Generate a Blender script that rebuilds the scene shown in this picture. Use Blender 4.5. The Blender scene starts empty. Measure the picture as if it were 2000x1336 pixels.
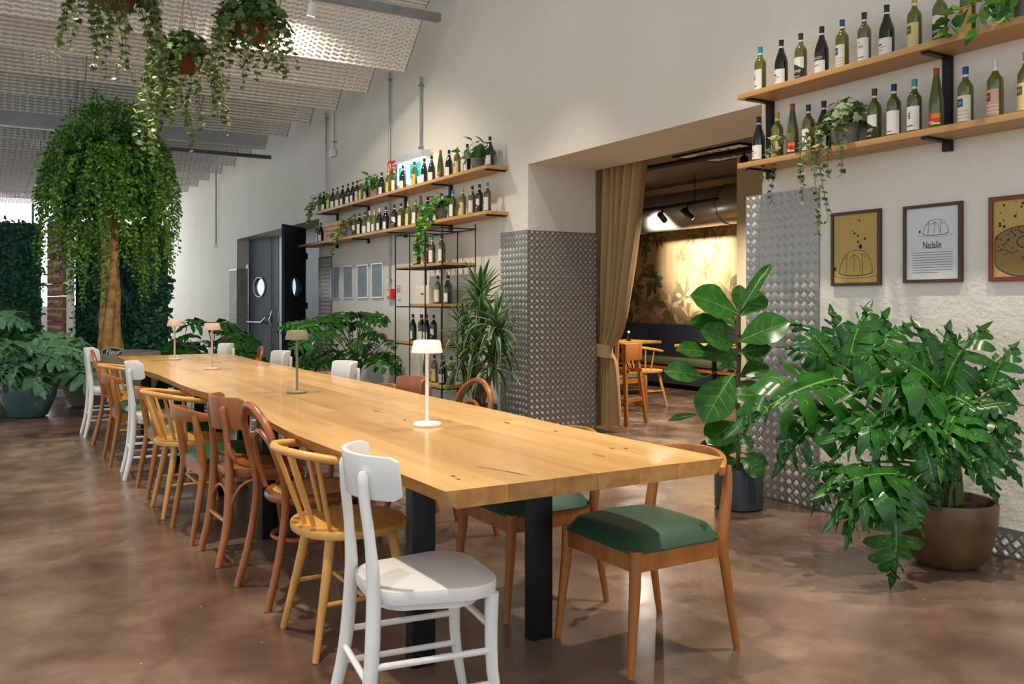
import bpy, bmesh, math, random
from mathutils import Vector, Matrix
R = random.Random(11)
SC = bpy.context.scene
C = SC.collection
PI = math.pi
V = Vector

# ---------------------------------------------------------------- camera, world, light, exposure
F, CX, HY, CAMH = 1720.0, 1000.0, 592.0, 1.29
YAW = math.atan(1025 / 1720)
cs, sn = math.cos(YAW), math.sin(YAW)
cd = bpy.data.cameras.new('camera'); cam = bpy.data.objects.new('camera', cd); C.objects.link(cam)
cam.location = (0, 0, CAMH); cam.rotation_euler = (PI / 2, 0, -YAW)
cd.sensor_width = 36; cd.lens = 36 * F / 2000; cd.shift_y = -(668 - HY) / 2000
cd.clip_start = .05; cd.clip_end = 200
SC.camera = cam
w = bpy.data.worlds.new('world'); SC.world = w; w.use_nodes = True
w.node_tree.nodes['Background'].inputs[0].default_value = (.82, .905, 1.0, 1)
w.node_tree.nodes['Background'].inputs[1].default_value = 1.0
SC.view_settings.view_transform = 'Standard'; SC.view_settings.look = 'None'
SC.view_settings.gamma = 1; SC.view_settings.use_curve_mapping = False
SC.view_settings.exposure = .42
WARM = (1, .89, .745); NEUT = (1, .93, .82)

def spot(name, loc, target, power, deg=70, blend=.5, rad=.05, col=WARM, parent=None):
    l = bpy.data.lights.new(name, 'SPOT'); l.energy = power; l.spot_size = math.radians(deg)
    l.spot_blend = blend; l.shadow_soft_size = rad; l.color = col
    o = bpy.data.objects.new(name, l); C.objects.link(o)
    o.location = loc; o.rotation_euler = (V(target) - V(loc)).to_track_quat('-Z', 'Y').to_euler()
    return o

def P(px, py=HY, X=None, Y=None, Z=None, d=None):
    """pixel -> world point on a plane X=, Y=, Z= or at depth d"""
    u = (px - CX) / F; v = (HY - py) / F
    r = V((u * cs + sn, cs - u * sn, v))
    if d is None:
        d = X / r.x if X is not None else Y / r.y if Y is not None else (Z - CAMH) / r.z
    return V((r.x * d, r.y * d, CAMH + r.z * d))

# ---------------------------------------------------------------- materials
def lin(c):
    return tuple((x / 12.92 if x <= .04045 else ((x + .055) / 1.055) ** 2.4) for x in c)
def hexc(h):
    return lin(tuple(int(h[i:i + 2], 16) / 255 for i in (0, 2, 4))) + (1,)
MATS = {}
class NT:
    def __init__(s, name):
        s.m = bpy.data.materials.new(name); s.m.use_nodes = True; s.t = s.m.node_tree
        s.b = s.t.nodes['Principled BSDF']; MATS[name] = s.m
    def n(s, typ, **kw):
        x = s.t.nodes.new(typ)
        for k, v in kw.items():
            if k.startswith('i_'):
                key = k[2:]; key = int(key) if key.isdigit() else key.replace('_', ' ')
                x.inputs[key].default_value = v
            else: setattr(x, k, v)
        return x
    def l(s, a, b): s.t.links.new(a, b)
    def coord(s, scale=(1, 1, 1), kind='Object'):
        tc = s.n('ShaderNodeTexCoord'); mp = s.n('ShaderNodeMapping'); mp.inputs['Scale'].default_value = scale
        s.l(tc.outputs[kind], mp.inputs['Vector']); return mp.outputs[0]
    def noise(s, vec, scale, detail=4, rough=.55, dist=0):
        x = s.n('ShaderNodeTexNoise', i_Scale=scale, i_Detail=detail, i_Roughness=rough, i_Distortion=dist)
        s.l(vec, x.inputs['Vector']); return x.outputs['Fac']
    def ramp(s, fac, stops):
        x = s.n('ShaderNodeValToRGB'); e = x.color_ramp.elements
        while len(e) < len(stops): e.new(.5)
        for i, (p, c) in enumerate(stops): e[i].position = p; e[i].color = c
        s.l(fac, x.inputs[0]); return x.outputs[0]
    def math(s, op, a, b=None):
        x = s.n('ShaderNodeMath', operation=op)
        for i, q in enumerate((a, b)):
            if q is None: continue
            if isinstance(q, (int, float)): x.inputs[i].default_value = q
            else: s.l(q, x.inputs[i])
        return x.outputs[0]
    def bump(s, h, strength=.3, dist=.01):
        x = s.n('ShaderNodeBump', i_Strength=strength, i_Distance=dist); s.l(h, x.inputs['Height'])
        s.l(x.outputs[0], s.b.inputs['Normal'])
    def setb(s, rough=.5, metal=0, spec=.5, coat=0):
        s.b.inputs['Roughness'].default_value = rough; s.b.inputs['Metallic'].default_value = metal
        s.b.inputs['Specular IOR Level'].default_value = spec; s.b.inputs['Coat Weight'].default_value = coat
def M(name, hx, rough=.5, metal=0, spec=.5, var=.12, scale=6, coat=0, bump=0, bscale=60, obj_var=0):
    t = NT(name); t.setb(rough, metal, spec, coat); c = hexc(hx)
    vec = t.coord(); f = t.noise(vec, scale)
    a = tuple(max(0, x * (1 - var)) for x in c[:3]) + (1,); b = tuple(min(1, x * (1 + var)) for x in c[:3]) + (1,)
    col = t.ramp(f, [(.3, a), (.7, b)])
    if obj_var:
        oi = t.n('ShaderNodeObjectInfo'); hs = t.n('ShaderNodeHueSaturation')
        k = t.math('ADD', t.math('MULTIPLY', oi.outputs['Random'], obj_var * 2), 1 - obj_var)
        t.l(k, hs.inputs['Value']); t.l(col, hs.inputs['Color']); col = hs.outputs[0]
    t.l(col, t.b.inputs['Base Color'])
    if bump: t.bump(t.noise(vec, bscale), bump)
    return t.m
def wood(name, dark, light, axis=2, rough=.38, k=1.0, obj_var=.0, coat=0, scale=9):
    t = NT(name); t.setb(rough, 0, .5, coat)
    sc = [14 * k] * 3; sc[axis] = 1.1 * k
    tc = t.n('ShaderNodeTexCoord'); mp = t.n('ShaderNodeMapping'); mp.inputs['Scale'].default_value = sc
    oi = t.n('ShaderNodeObjectInfo')
    add = t.n('ShaderNodeVectorMath', operation='ADD')
    off = t.n('ShaderNodeCombineXYZ')
    for i in range(3): t.l(t.math('MULTIPLY', oi.outputs['Random'], 7.3 + 3 * i), off.inputs[i])
    t.l(tc.outputs['Object'], add.inputs[0]); t.l(off.outputs[0], add.inputs[1]); t.l(add.outputs[0], mp.inputs['Vector'])
    f = t.noise(mp.outputs[0], scale / 9, 6, .6, .6)
    col = t.ramp(f, [(.28, hexc(dark)), (.5, tuple((a + b) / 2 for a, b in zip(hexc(dark), hexc(light)))), (.72, hexc(light))])
    if obj_var:
        hs = t.n('ShaderNodeHueSaturation')
        t.l(t.math('ADD', t.math('MULTIPLY', oi.outputs['Random'], obj_var * 2), 1 - obj_var), hs.inputs['Value'])
        t.l(col, hs.inputs['Color']); col = hs.outputs[0]
    t.l(col, t.b.inputs['Base Color'])
    return t.m
def leafmat(name, hx, hx2, rough=.35, trans=.25, obj_var=.25):
    t = NT(name); t.setb(rough, 0, .5)
    f = t.noise(t.coord(), 5)
    col = t.ramp(f, [(.3, hexc(hx)), (.75, hexc(hx2))])
    oi = t.n('ShaderNodeObjectInfo'); hs = t.n('ShaderNodeHueSaturation')
    t.l(t.math('ADD', t.math('MULTIPLY', oi.outputs['Random'], obj_var * 2), 1 - obj_var), hs.inputs['Value'])
    t.l(col, hs.inputs['Color']); t.l(hs.outputs[0], t.b.inputs['Base Color'])
    tr = t.n('ShaderNodeBsdfTranslucent'); t.l(hs.outputs[0], tr.inputs[0])
    mx = t.n('ShaderNodeMixShader'); mx.inputs[0].default_value = trans
    t.l(t.b.outputs[0], mx.inputs[1]); t.l(tr.outputs[0], mx.inputs[2])
    t.l(mx.outputs[0], t.t.nodes['Material Output'].inputs[0])
    return t.m

# plaster
def plaster(name, a, b, bs=.35):
    t = NT(name); t.setb(.85, 0, .2)
    vec = t.coord(); f = t.noise(vec, .8, 3)
    t.l(t.ramp(f, [(.3, hexc(a)), (.7, hexc(b))]), t.b.inputs['Base Color'])
    h = t.math('ADD', t.noise(vec, 9, 3), t.math('MULTIPLY', t.noise(vec, 42, 3), .45))
    t.bump(h, bs, .03); return t.m
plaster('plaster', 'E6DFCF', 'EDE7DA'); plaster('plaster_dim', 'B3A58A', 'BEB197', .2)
# floor
t = NT('concrete'); t.setb(.3, 0, .5)
vec = t.coord(); f1 = t.noise(vec, .9, 6, .55, .3); f2 = t.noise(vec, 3.4, 5, .55, .2); f3 = t.noise(vec, .35, 3)
f = t.math('ADD', t.math('MULTIPLY', f1, .62), t.math('ADD', t.math('MULTIPLY', f2, .26), t.math('MULTIPLY', f3, .12)))
col = t.ramp(f, [(.36, hexc('4A372D')), (.46, hexc('664F42')), (.54, hexc('7C6556')), (.64, hexc('9A8370'))])
vo = t.n('ShaderNodeTexVoronoi', i_Scale=7.0); t.l(vec, vo.inputs['Vector'])
sp = t.ramp(vo.outputs['Distance'], [(.012, (1, 1, 1, 1)), (.03, (0, 0, 0, 1))])
mx = t.n('ShaderNodeMixRGB'); mx.inputs[2].default_value = hexc('D8CDBE'); t.l(sp, mx.inputs[0]); t.l(col, mx.inputs[1])
t.l(mx.outputs[0], t.b.inputs['Base Color'])
t.l(t.ramp(f2, [(.3, (.16, .16, .16, 1)), (.7, (.34, .34, .34, 1))]), t.b.inputs['Roughness'])
t.bump(f2, .02, .01)
# expanded metal
t = NT('expanded_mesh'); t.setb(.4, .25, .5)
t.b.inputs['Base Color'].default_value = hexc('EFEDE8')
tc = t.n('ShaderNodeTexCoord'); sp = t.n('ShaderNodeSeparateXYZ'); t.l(tc.outputs['UV'], sp.inputs[0])
def tri(s, k):
    fr = t.math('FRACT', t.math('MULTIPLY', s, k)); return t.math('ABSOLUTE', t.math('SUBTRACT', fr, .5))
sm = t.math('ADD', tri(sp.outputs[0], 11.0), tri(sp.outputs[1], 20.0))
ln = t.math('ABSOLUTE', t.math('SUBTRACT', sm, .5))
solid = t.math('LESS_THAN', ln, .29)
tp = t.n('ShaderNodeBsdfTransparent'); mxs = t.n('ShaderNodeMixShader')
t.l(solid, mxs.inputs[0]); t.l(tp.outputs[0], mxs.inputs[1]); t.l(t.b.outputs[0], mxs.inputs[2])
t.l(mxs.outputs[0], t.t.nodes['Material Output'].inputs[0])
t.bump(t.math('SUBTRACT', sm, .5), 1.0, .02)

M('steel_plate', '9C9A95', .4, .6, .5, .06, 3); M('steel_lug', 'F0EEE8', .28, .75, .5, .03, 3); M('galv', '9AA0A2', .35, .9); M('panel_grey', 'C9CCCE', .5, .2)
M('black_metal', '1A1A1B', .45, .4); M('charcoal', '50555C', .5, .2); M('door_dark', '10151B', .5, .1); M('chrome', 'D6D9DC', .2, 1)
M('white_paint', 'ECE9E2', .3, 0, .5, .03, coat=.2); M('white_trim', 'E8E8E6', .5, var=.03)
wood('oak_top', 'BC8B4E', 'DDB375', 1, .25, .45, .11, .15)
wood('oak_edge', '9A6630', 'C8924C', 1, .4, 1.2, .15)
wood('beech', 'C98B3E', 'E3AE62', 2, .35, .7); wood('walnut', '7F461E', 'AE6B36', 2, .33, .7)
wood('teak', '8D5022', 'B87634', 2, .35, .7); wood('bentwood', '7E421C', 'AC6632', 2, .28, .7)
wood('shelf_oak', 'B8894F', 'CFA36A', 1, .5, .6); wood('crate_wood', 'B98A5E', 'D8B083', 1, .6, .8)
M('seat_green', '2E4F38', .42, 0, .5, .06, 3); M('cane', 'C79A5A', .6, bump=.6, bscale=160)
M('lamp_white', 'EFEAE2', .45, var=.02); M('lamp_olive', '7F7A58', .45, var=.02); M('lamp_pink', 'CFB39E', .45, var=.02)
M('pot_navy', '3A444A', .3, bump=.05); M('pot_bronze', '6B5033', .4, .25, .5, .4, 5, bump=.25, bscale=14)
M('pot_teal', '4F6F70', .25, 0, .5, .2, 4, coat=.3); M('pot_stone', '8C8375', .7, bump=.15); M('pot_grey', '77736B', .6)
M('soil', '2A1C12', .9, bump=.8, bscale=40); M('bark', 'A8824F', .8, 0, .3, .5, 9, bump=1.0, bscale=22); M('stem', '5E6B2C', .5); M('cane_bark', '6A5A3A', .7)
M('basket', '6A3A1E', .75, bump=.9, bscale=90); M('twine', 'A98A5A', .8)
leafmat('leaf_philo', '1C4A18', '3A7C28', .28); leafmat('leaf_vein', '6FA042', '82AE50', .4, .2, .1)
leafmat('leaf_fiddle', '23551E', '3F7A28', .28); leafmat('leaf_drac', '2E5A2C', '3F7034', .35); leafmat('leaf_drac_edge', '9DB27A', 'B3C48C', .4)
leafmat('leaf_tree', '2A6420', '5C9834', .4); leafmat('leaf_tree_light', '6AA238', '9CC856', .4); leafmat('leaf_ivy', '3A5A28', '6D8A45', .35); leafmat('leaf_ivy_edge', 'A8B77C', 'C3CC9A', .4)
leafmat('leaf_silver', '3F7C50', '8ABF90', .38); leafmat('leaf_pothos', '2F6B28', '4F8E38', .33); leafmat('leaf_wall', '1C5238', '2E6E46', .4); leafmat('leaf_wall_teal', '2B6B5C', '58948A', .4)
for nm, hx in dict(green='49521A', dark='141511', olive='5E6320', black='0C0C0D').items():
    M('glass_' + nm, hx, .08, 0, .6, .05, coat=.4)
for nm, hx in dict(teal='1F9C8C', black='1D1A1A', brown='3F2A1C', blue='214C86', navy='1D2A55', yellow='C79A2B', red='A8331F', white='D9D2C2', purple='33244A').items():
    M('cap_' + nm, hx, .4, .2, var=.04)
for nm, hx in dict(white='E6E1D8', cream='DCC98A', pale='E3DCC4', yellow='DCB94F', pink='D8AE9A', black='2A2521', bluesq='1E4F7A', greensq='5B5B24', brownsq='A5592A', redsq='8E2B30', red='C0381F', orange='D87A2C', ink='4A4540', stripe='CDBB93', lime='55A84A').items():
    M('lab_' + nm, hx, .65, var=.03)
M('paper_kraft', 'C2A25A', .8, var=.05); M('paper_white', 'DADCDA', .7, var=.02); M('ink', '2B2621', .8); M('ink_soft', '8A8A86', .8); M('kraft_dark', '8E7440', .8)
M('frame_brown', '4A2C18', .45); M('frame_red', '7A3218', .45); M('frame_silver', 'C9CCD0', .35, .3); M('paper_grey', '8F9A9F', .7, var=.06, scale=9)
M('fabric', 'B9996A', .85, var=.06, bump=.1, bscale=300); M('navy_fabric', '1E2530', .75); M('bench_seat', '4C5230', .7)
M('terracotta', '9B5A48', .7); M('cream_panel', 'EEE8D8', .7); M('duct', 'B8B8B8', .35, .8); M('dark_ceiling', '6A6258', .8); M('red_plastic', 'C8281E', .4); M('sign_white', 'E9E9E9', .6); M('sign_green', '1E3A2A', .5)
t = NT('exit_light'); t.b.inputs['Emission Color'].default_value = (.75, .97, 1, 1); t.b.inputs['Emission Strength'].default_value = 1.3
t = NT('exit_teal'); t.b.inputs['Base Color'].default_value = hexc('12B5B0'); t.b.inputs['Emission Color'].default_value = hexc('12B5B0'); t.b.inputs['Emission Strength'].default_value = .7
t = NT('lamp_glow'); t.b.inputs['Emission Color'].default_value = (1, .9, .75, 1); t.b.inputs['Emission Strength'].default_value = 12
t = NT('window_glow'); t.b.inputs['Emission Color'].default_value = (.88, .95, 1, 1); t.b.inputs['Emission Strength'].default_value = 3.0
t = NT('clear_glass'); t.setb(.02, 0, .5)
tp = t.n('ShaderNodeBsdfTransparent'); tp.inputs[0].default_value = (.8, .93, 1, 1); mxs = t.n('ShaderNodeMixShader'); mxs.inputs[0].default_value = .12
t.l(tp.outputs[0], mxs.inputs[1]); t.l(t.b.outputs[0], mxs.inputs[2]); t.l(mxs.outputs[0], t.t.nodes['Material Output'].inputs[0])
# mural paper: tan with vertical reeding
t = NT('mural'); t.setb(.8, 0, .2)
vec = t.coord(); wv = t.n('ShaderNodeTexWave', wave_type='BANDS', bands_direction='Y', i_Scale=9.0, i_Distortion=.3); t.l(vec, wv.inputs['Vector'])
f = t.math('ADD', t.math('MULTIPLY', t.noise(vec, 1.1, 4), .8), t.math('MULTIPLY', wv.outputs['Fac'], .2))
t.l(t.ramp(f, [(.3, hexc('8A6F50')), (.5, hexc('AC8E67')), (.7, hexc('C4A77C'))]), t.b.inputs['Base Color'])
M('mural_tan', '8F7450', .8, var=.25); M('mural_olive', '706643', .8, var=.25); M('mural_green', '4F5A42', .8, var=.25); M('mural_light', 'BFA57A', .8, var=.2); M('mural_rust', '93694A', .8, var=.2)

# ---------------------------------------------------------------- mesh builder
class G:
    def __init__(s): s.v = []; s.f = []; s.mi = []; s.uv = None
    def add(s, vs, fs, m=0):
        o = len(s.v); s.v += [tuple(q) for q in vs]
        for q in fs: s.f.append(tuple(i + o for i in q)); s.mi.append(m)
        return s
    def box(s, x0, x1, y0, y1, z0, z1, m=0, mat=None):
        vs = [V((x, y, z)) for z in (z0, z1) for y in (y0, y1) for x in (x0, x1)]
        if mat is not None: vs = [mat @ q for q in vs]
        return s.add(vs, [(0, 2, 3, 1), (4, 5, 7, 6), (0, 1, 5, 4), (2, 6, 7, 3), (0, 4, 6, 2), (1, 3, 7, 5)], m)
    def tube(s, pts, r, n=8, m=0, closed=False, flat=1.0):
        pts = [V(p) for p in pts]; k = len(pts)
        rs = r if isinstance(r, (list, tuple)) else [r] * k
        vs = []; fs = []; ref = None
        for i, p in enumerate(pts):
            a = pts[(i - 1) % k] if (closed or i > 0) else p; b = pts[(i + 1) % k] if (closed or i < k - 1) else p
            tg = (b - a).normalized()
            if ref is None: ref = V((0, 0, 1)) if abs(tg.z) < .9 else V((1, 0, 0))
            x = ref - tg * ref.dot(tg)
            if x.length < 1e-4: x = tg.orthogonal()
            x.normalize(); y = tg.cross(x); ref = x
            for j in range(n):
                an = 2 * PI * j / n; vs.append(p + x * (math.cos(an) * rs[i] * flat) + y * (math.sin(an) * rs[i]))
        for i in range(k if closed else k - 1):
            for j in range(n):
                a = i * n + j; b = i * n + (j + 1) % n; i2 = (i + 1) % k
                fs.append((a, b, i2 * n + (j + 1) % n, i2 * n + j))
        if not closed: fs += [tuple(range(n - 1, -1, -1)), tuple((k - 1) * n + j for j in range(n))]
        return s.add(vs, fs, m)
    def lathe(s, prof, n=24, c=(0, 0, 0), m=0, a0=0, a1=2 * PI, cap=True):
        full = abs(a1 - a0 - 2 * PI) < 1e-6; k = n if full else n + 1
        vs = []; fs = []
        for r, z in prof:
            for j in range(k):
                an = a0 + (a1 - a0) * j / n; vs.append((c[0] + r * math.cos(an), c[1] + r * math.sin(an), c[2] + z))
        for i in range(len(prof) - 1):
            for j in range(n):
                j2 = (j + 1) % k; fs.append((i * k + j, i * k + j2, (i + 1) * k + j2, (i + 1) * k + j))
        if full and cap:
            if prof[0][0] > 1e-5: fs.append(tuple(range(k - 1, -1, -1)))
            if prof[-1][0] > 1e-5: fs.append(tuple((len(prof) - 1) * k + j for j in range(k)))
        return s.add(vs, fs, m)
    def prism(s, poly, a0, a1, axis=2, m=0):
        """poly = 2-D outline in the two other axes, extruded along axis"""
        def mk(p, a):
            if axis == 2: return (p[0], p[1], a)
            if axis == 0: return (a, p[0], p[1])
            return (p[0], a, p[1])
        n = len(poly); vs = [mk(p, a0) for p in poly] + [mk(p, a1) for p in poly]
        fs = [tuple(range(n - 1, -1, -1)), tuple(range(n, 2 * n))] + [(i, (i + 1) % n, n + (i + 1) % n, n + i) for i in range(n)]
        return s.add(vs, fs, m)
    def grid(s, fn, nu, nv, m=0):
        vs = [fn(i / nu, j / nv) for j in range(nv + 1) for i in range(nu + 1)]
        fs = [(j * (nu + 1) + i, j * (nu + 1) + i + 1, (j + 1) * (nu + 1) + i + 1, (j + 1) * (nu + 1) + i) for j in range(nv) for i in range(nu)]
        return s.add(vs, fs, m)
    def mesh(s, name, mats, smooth=40, bevel=0, bseg=2):
        me = bpy.data.meshes.new(name); me.from_pydata(s.v, [], s.f)
        for q in ([mats] if isinstance(mats, str) else mats): me.materials.append(MATS[q])
        me.polygons.foreach_set('material_index', s.mi)
        bm = bmesh.new(); bm.from_mesh(me)
        if smooth is not None: bmesh.ops.recalc_face_normals(bm, faces=bm.faces)
        if bevel:
            es = [e for e in bm.edges if len(e.link_faces) == 2 and e.calc_face_angle(0) > .6]
            bmesh.ops.bevel(bm, geom=es, offset=bevel, segments=bseg, affect='EDGES', profile=.6)
        bm.to_mesh(me); bm.free()
        if smooth:
            me.polygons.foreach_set('use_smooth', [True] * len(me.polygons)); me.set_sharp_from_angle(angle=math.radians(smooth))
        me.update(); return me
    def obj(s, name, mats, parent=None, **kw):
        return link(name, s.mesh(name, mats, **kw), parent)
def link(name, me, parent=None, mw=None):
    o = bpy.data.objects.new(name, me); C.objects.link(o)
    if parent: o.parent = parent
    if mw is not None: o.matrix_local = mw
    return o
def tag(o, label=None, cat=None, group=None, kind=None):
    for k, v in (('label', label), ('category', cat), ('group', group), ('kind', kind)):
        if v: o[k] = v
    return o
def thing(name, label, cat, loc=(0, 0, 0), rz=0, group=None, kind=None):
    o = bpy.data.objects.new(name, None); C.objects.link(o); o.location = loc; o.rotation_euler = (0, 0, rz); o.empty_display_size = .1
    return tag(o, label, cat, group, kind)
def copy_tree(o, parent=None):
    c = o.copy(); C.objects.link(c); c.parent = parent
    for ch in o.children: copy_tree(ch, c)
    return c
def rotz(a): return Matrix.Rotation(a, 4, 'Z')
def bez(p0, p1, p2, p3, n=10):
    p0, p1, p2, p3 = map(V, (p0, p1, p2, p3)); out = []
    for i in range(n + 1):
        t = i / n; u = 1 - t; out.append(p0 * u ** 3 + p1 * 3 * u * u * t + p2 * 3 * u * t * t + p3 * t ** 3)
    return out
def cat(pts, n=6):
    """catmull-rom through points"""
    pts = [V(p) for p in pts]; out = []
    for i in range(len(pts) - 1):
        a = pts[max(i - 1, 0)]; b = pts[i]; c = pts[i + 1]; d = pts[min(i + 2, len(pts) - 1)]
        for k in range(n):
            t = k / n; out.append(.5 * ((2 * b) + (c - a) * t + (2 * a - 5 * b + 4 * c - d) * t * t + (3 * b - a - 3 * c + d) * t ** 3))
    return out + [pts[-1]]
TX = {}
def text_geo(s, shear=0.0, bold=0.0):
    """flat lettering: (verts 2-D centred, faces), height 1 for capitals"""
    key = (s, shear, bold)
    if key in TX: return TX[key]
    cu = bpy.data.curves.new('lettering', 'FONT'); cu.body = s; cu.size = 1; cu.align_x = 'CENTER'; cu.shear = shear; cu.resolution_u = 3; cu.offset = bold
    o = bpy.data.objects.new('lettering', cu); C.objects.link(o)
    dg = bpy.context.evaluated_depsgraph_get(); me = bpy.data.meshes.new_from_object(o.evaluated_get(dg))
    vs = [(v.co.x, v.co.y) for v in me.vertices]; fs = [tuple(p.vertices) for p in me.polygons]
    bpy.data.objects.remove(o); bpy.data.meshes.remove(me); bpy.data.curves.remove(cu)
    TX[key] = (vs, fs); return TX[key]

# ================================================================ THE SETTING
WX = 4.45                                       # face of the long wall
def YW(px, X=WX): return P(px, HY, X=X).y
def struct(o): o['kind'] = 'structure'; return o
struct(G().box(-9, 10, -4, 28.4, -.1, 0).obj('floor', 'concrete', smooth=None))
O0, O1, OZ = 4.20, 7.17, 2.62                   # archway to the next room
D0, D1 = 13.45, 18.75                           # door recess
g = G()
g.box(WX, 5.25, -3, O0, 0, 6); g.box(WX, 5.25, O0, O1, OZ, 6)
g.prism([(O1, 0), (7.68, 0), (7.77, 2.64), (7.42, 4.2), (7.22, 6), (O1, 6)], WX, 5.25, 0)
g.box(WX + .035, 5.25, O1 + .03, D0, 0, 6)
g.box(WX + .035, 5.25, D0, D1, OZ, 6); g.box(WX + .035, 4.80, D1, 28, 0, 6)
struct(g.obj('wall_right', 'plaster', smooth=None))
# far wall with a broad high window of daylight
g = G(); g.box(-9, 5.25, 28, 28.3, 0, 1.2); g.box(-9, 5.25, 28, 28.3, 4.6, 6); g.box(-9, -8.2, 28, 28.3, 1.2, 4.6); g.box(4.2, 5.25, 28, 28.3, 1.2, 4.6)
struct(g.obj('wall_far', 'plaster', smooth=None))
wn = thing('window_1', None, None, (0, 28.1, 0)); struct(wn)
G().box(-8.2, 4.2, .06, .08, 1.2, 4.6).obj('pane', 'window_glow', wn, smooth=None)
for x in [-8.2 + 1.55 * i for i in range(9)]: G().box(x - .03, x + .03, -.02, .05, 1.2, 4.6).obj('mullion', 'charcoal', wn, smooth=None)
G().box(-8.2, 4.2, -.02, .05, 1.14, 1.2).obj('window_sill', 'charcoal', wn, smooth=None)
struct(G().box(-9, 5.25, -4, 28.4, 6, 6.1).obj('roof', 'white_trim', smooth=None))

# ---- saw-tooth ceiling of expanded metal
ceil = thing('ceiling', None, None, (0, 0, 3.93)); struct(ceil)
def panel(x0, x1, ya, za, yb, zb, mat='expanded_mesh', name='mesh_panel'):
    """sloping sheet with folded rim; (ya,za) upper edge, (yb,zb) lower edge"""
    g = G(); za -= 3.93; zb -= 3.93
    vs = [(x0, ya, za), (x1, ya, za), (x1, yb, zb), (x0, yb, zb), (x0, yb, zb + .035), (x1, yb, zb + .035)]
    g.add(vs, [(0, 1, 2, 3), (3, 2, 5, 4)])
    me = g.mesh(name, mat, smooth=None); uv = me.uv_layers.new(name='uv'); L = math.hypot(yb - ya, zb - za)
    q = [(x0, 0), (x1, 0), (x1, L), (x0, L), (x0, L + .035), (x1, L + .035)]
    for lp in me.loops: uv.data[lp.index].uv = q[lp.vertex_index]
    link(name, me, ceil)
    G().tube([(x1, ya, za), (x1, yb, zb)], .006, 6).obj('rim', 'galv', ceil)
for n in range(5):
    y = 9.27 + 1.155 * n
    for i in range(5):
        x1 = 4.1 - 1.55 * i; panel(x1 - 1.54, x1, y - .52, 4.44, y, 3.93)
for i in range(5):
    x1 = 4.1 - 1.55 * i; panel(x1 - 1.54, x1, 7.3, 5.3, 8.72, 4.5)
G().box(-3.7, 4.28, 8.70, 8.78, .46, .54).obj('rail', 'galv', ceil)
for n in range(10):
    y = 16.2 + 1.155 * n
    for i in range(3):
        x1 = 4.1 - 3.3 * i; panel(x1 - 3.29, x1, y - .52, 4.44, y, 3.93)
g = G(); g.add([(-6, 14.5, .75), (4.1, 14.5, .75), (4.1, 15.1, .02), (-6, 15.1, .02)], [(0, 1, 2, 3)])
g.box(-6, 4.1, 15.1, 15.2, .0, .06); g.obj('plain_panel', 'panel_grey', ceil, smooth=None)
G().box(1.2, 4.3, 15.5, 15.56, -.1, -.04).obj('rail', 'charcoal', ceil)

# ---- tread plate cladding (raised bars are real relief)
def lugs(g, fn, w, h, c=.06, hgt=.0042):
    nu = int(w / c * 2); nv = int(h / c * 2)
    for i in range(nu):
        for j in range(nv):
            if (i + j) % 2: continue
            u0 = (i + .5) * c / 2; v0 = (j + .5) * c / 2
            a = PI / 4 if i % 2 else -PI / 4
            dx, dy = math.cos(a), math.sin(a)
            for k in range(-2, 3):
                ox, oy = -dy * k * .0066, dx * k * .0066
                L = .0175; W = .0030
                b = []
                for s, t_ in ((-L, 0), (0, -W), (L, 0), (0, W)):
                    uu = u0 + ox + dx * s - dy * t_; vv = v0 + oy + dy * s + dx * t_
                    if not (0.002 < uu < w - .002 and .002 < vv < h - .002): b = None; break
                    b.append((uu, vv))
                if not b: continue
                q = [fn(x, y, 0) for x, y in b] + [fn(u0 + ox + dx * s, v0 + oy + dy * s, hgt) for s in (-L * .6, L * .6)]
                g.add(q, [(0, 1, 5, 4), (1, 2, 5), (2, 3, 4, 5), (3, 0, 4)])
def plate(name, label, parts, group=None):
    p0 = parts[0][0](0, 0, 0)
    t_ = thing(name, label, 'metal cladding', p0, 0, group)
    for fn, w, h in parts:
        g = G(); f2 = lambda u, v, d, fn=fn: tuple(V(fn(u, v, d)) - V(p0))
        a = [f2(u, v, -.008) for u, v in ((0, 0), (w, 0), (w, h), (0, h))]; b = [f2(u, v, 0) for u, v in ((0, 0), (w, 0), (w, h), (0, h))]
        g.add(a + b, [(4, 5, 6, 7), (0, 1, 5, 4), (1, 2, 6, 5), (2, 3, 7, 6), (3, 0, 4, 7), (0, 3, 2, 1)])
        g.obj('sheet', 'steel_plate', t_, smooth=None)
        g = G(); lugs(g, f2, w, h); tag(g.obj('raised_bars', 'steel_lug', t_, smooth=None), kind='stuff')
    return t_
XP = WX - .012
plate('tread_plate', 'bright steel tread plate wrapped round archway pier behind the dracaena',
      [(lambda u, v, d: (XP - d, 7.67 - u, v + .004), .51, 1.99), (lambda u, v, d: (XP + .004 + u, 7.157 - d, v + .004), .81, 1.985)])
plate('tread_plate', 'steel tread plate on wall behind the fiddle leaf fig', [(lambda u, v, d: (XP - d, 4.335 - u, v + .004), .61, 2.01)])
plate('tread_plate', 'low steel tread plate skirting strip behind bronze planter', [(lambda u, v, d: (XP - d, 3.715 - u, v + .004), 2.6, .145)])
plate('tread_plate', 'steel tread plate on wall between dark doors and four small pictures', [(lambda u, v, d: (XP + .035 - d, D0 - u, v + .004), .62, 2.0)])
plate('tread_plate', 'dark steel tread plate lining far side of door recess',
      [(lambda u, v, d: (XP + .035 - d, D1 + .65 - u, v + .004), .65, 2.0), (lambda u, v, d: (XP + .05 + u, D1 - .012 - d, v + .004), .26, 2.0)])

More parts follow.
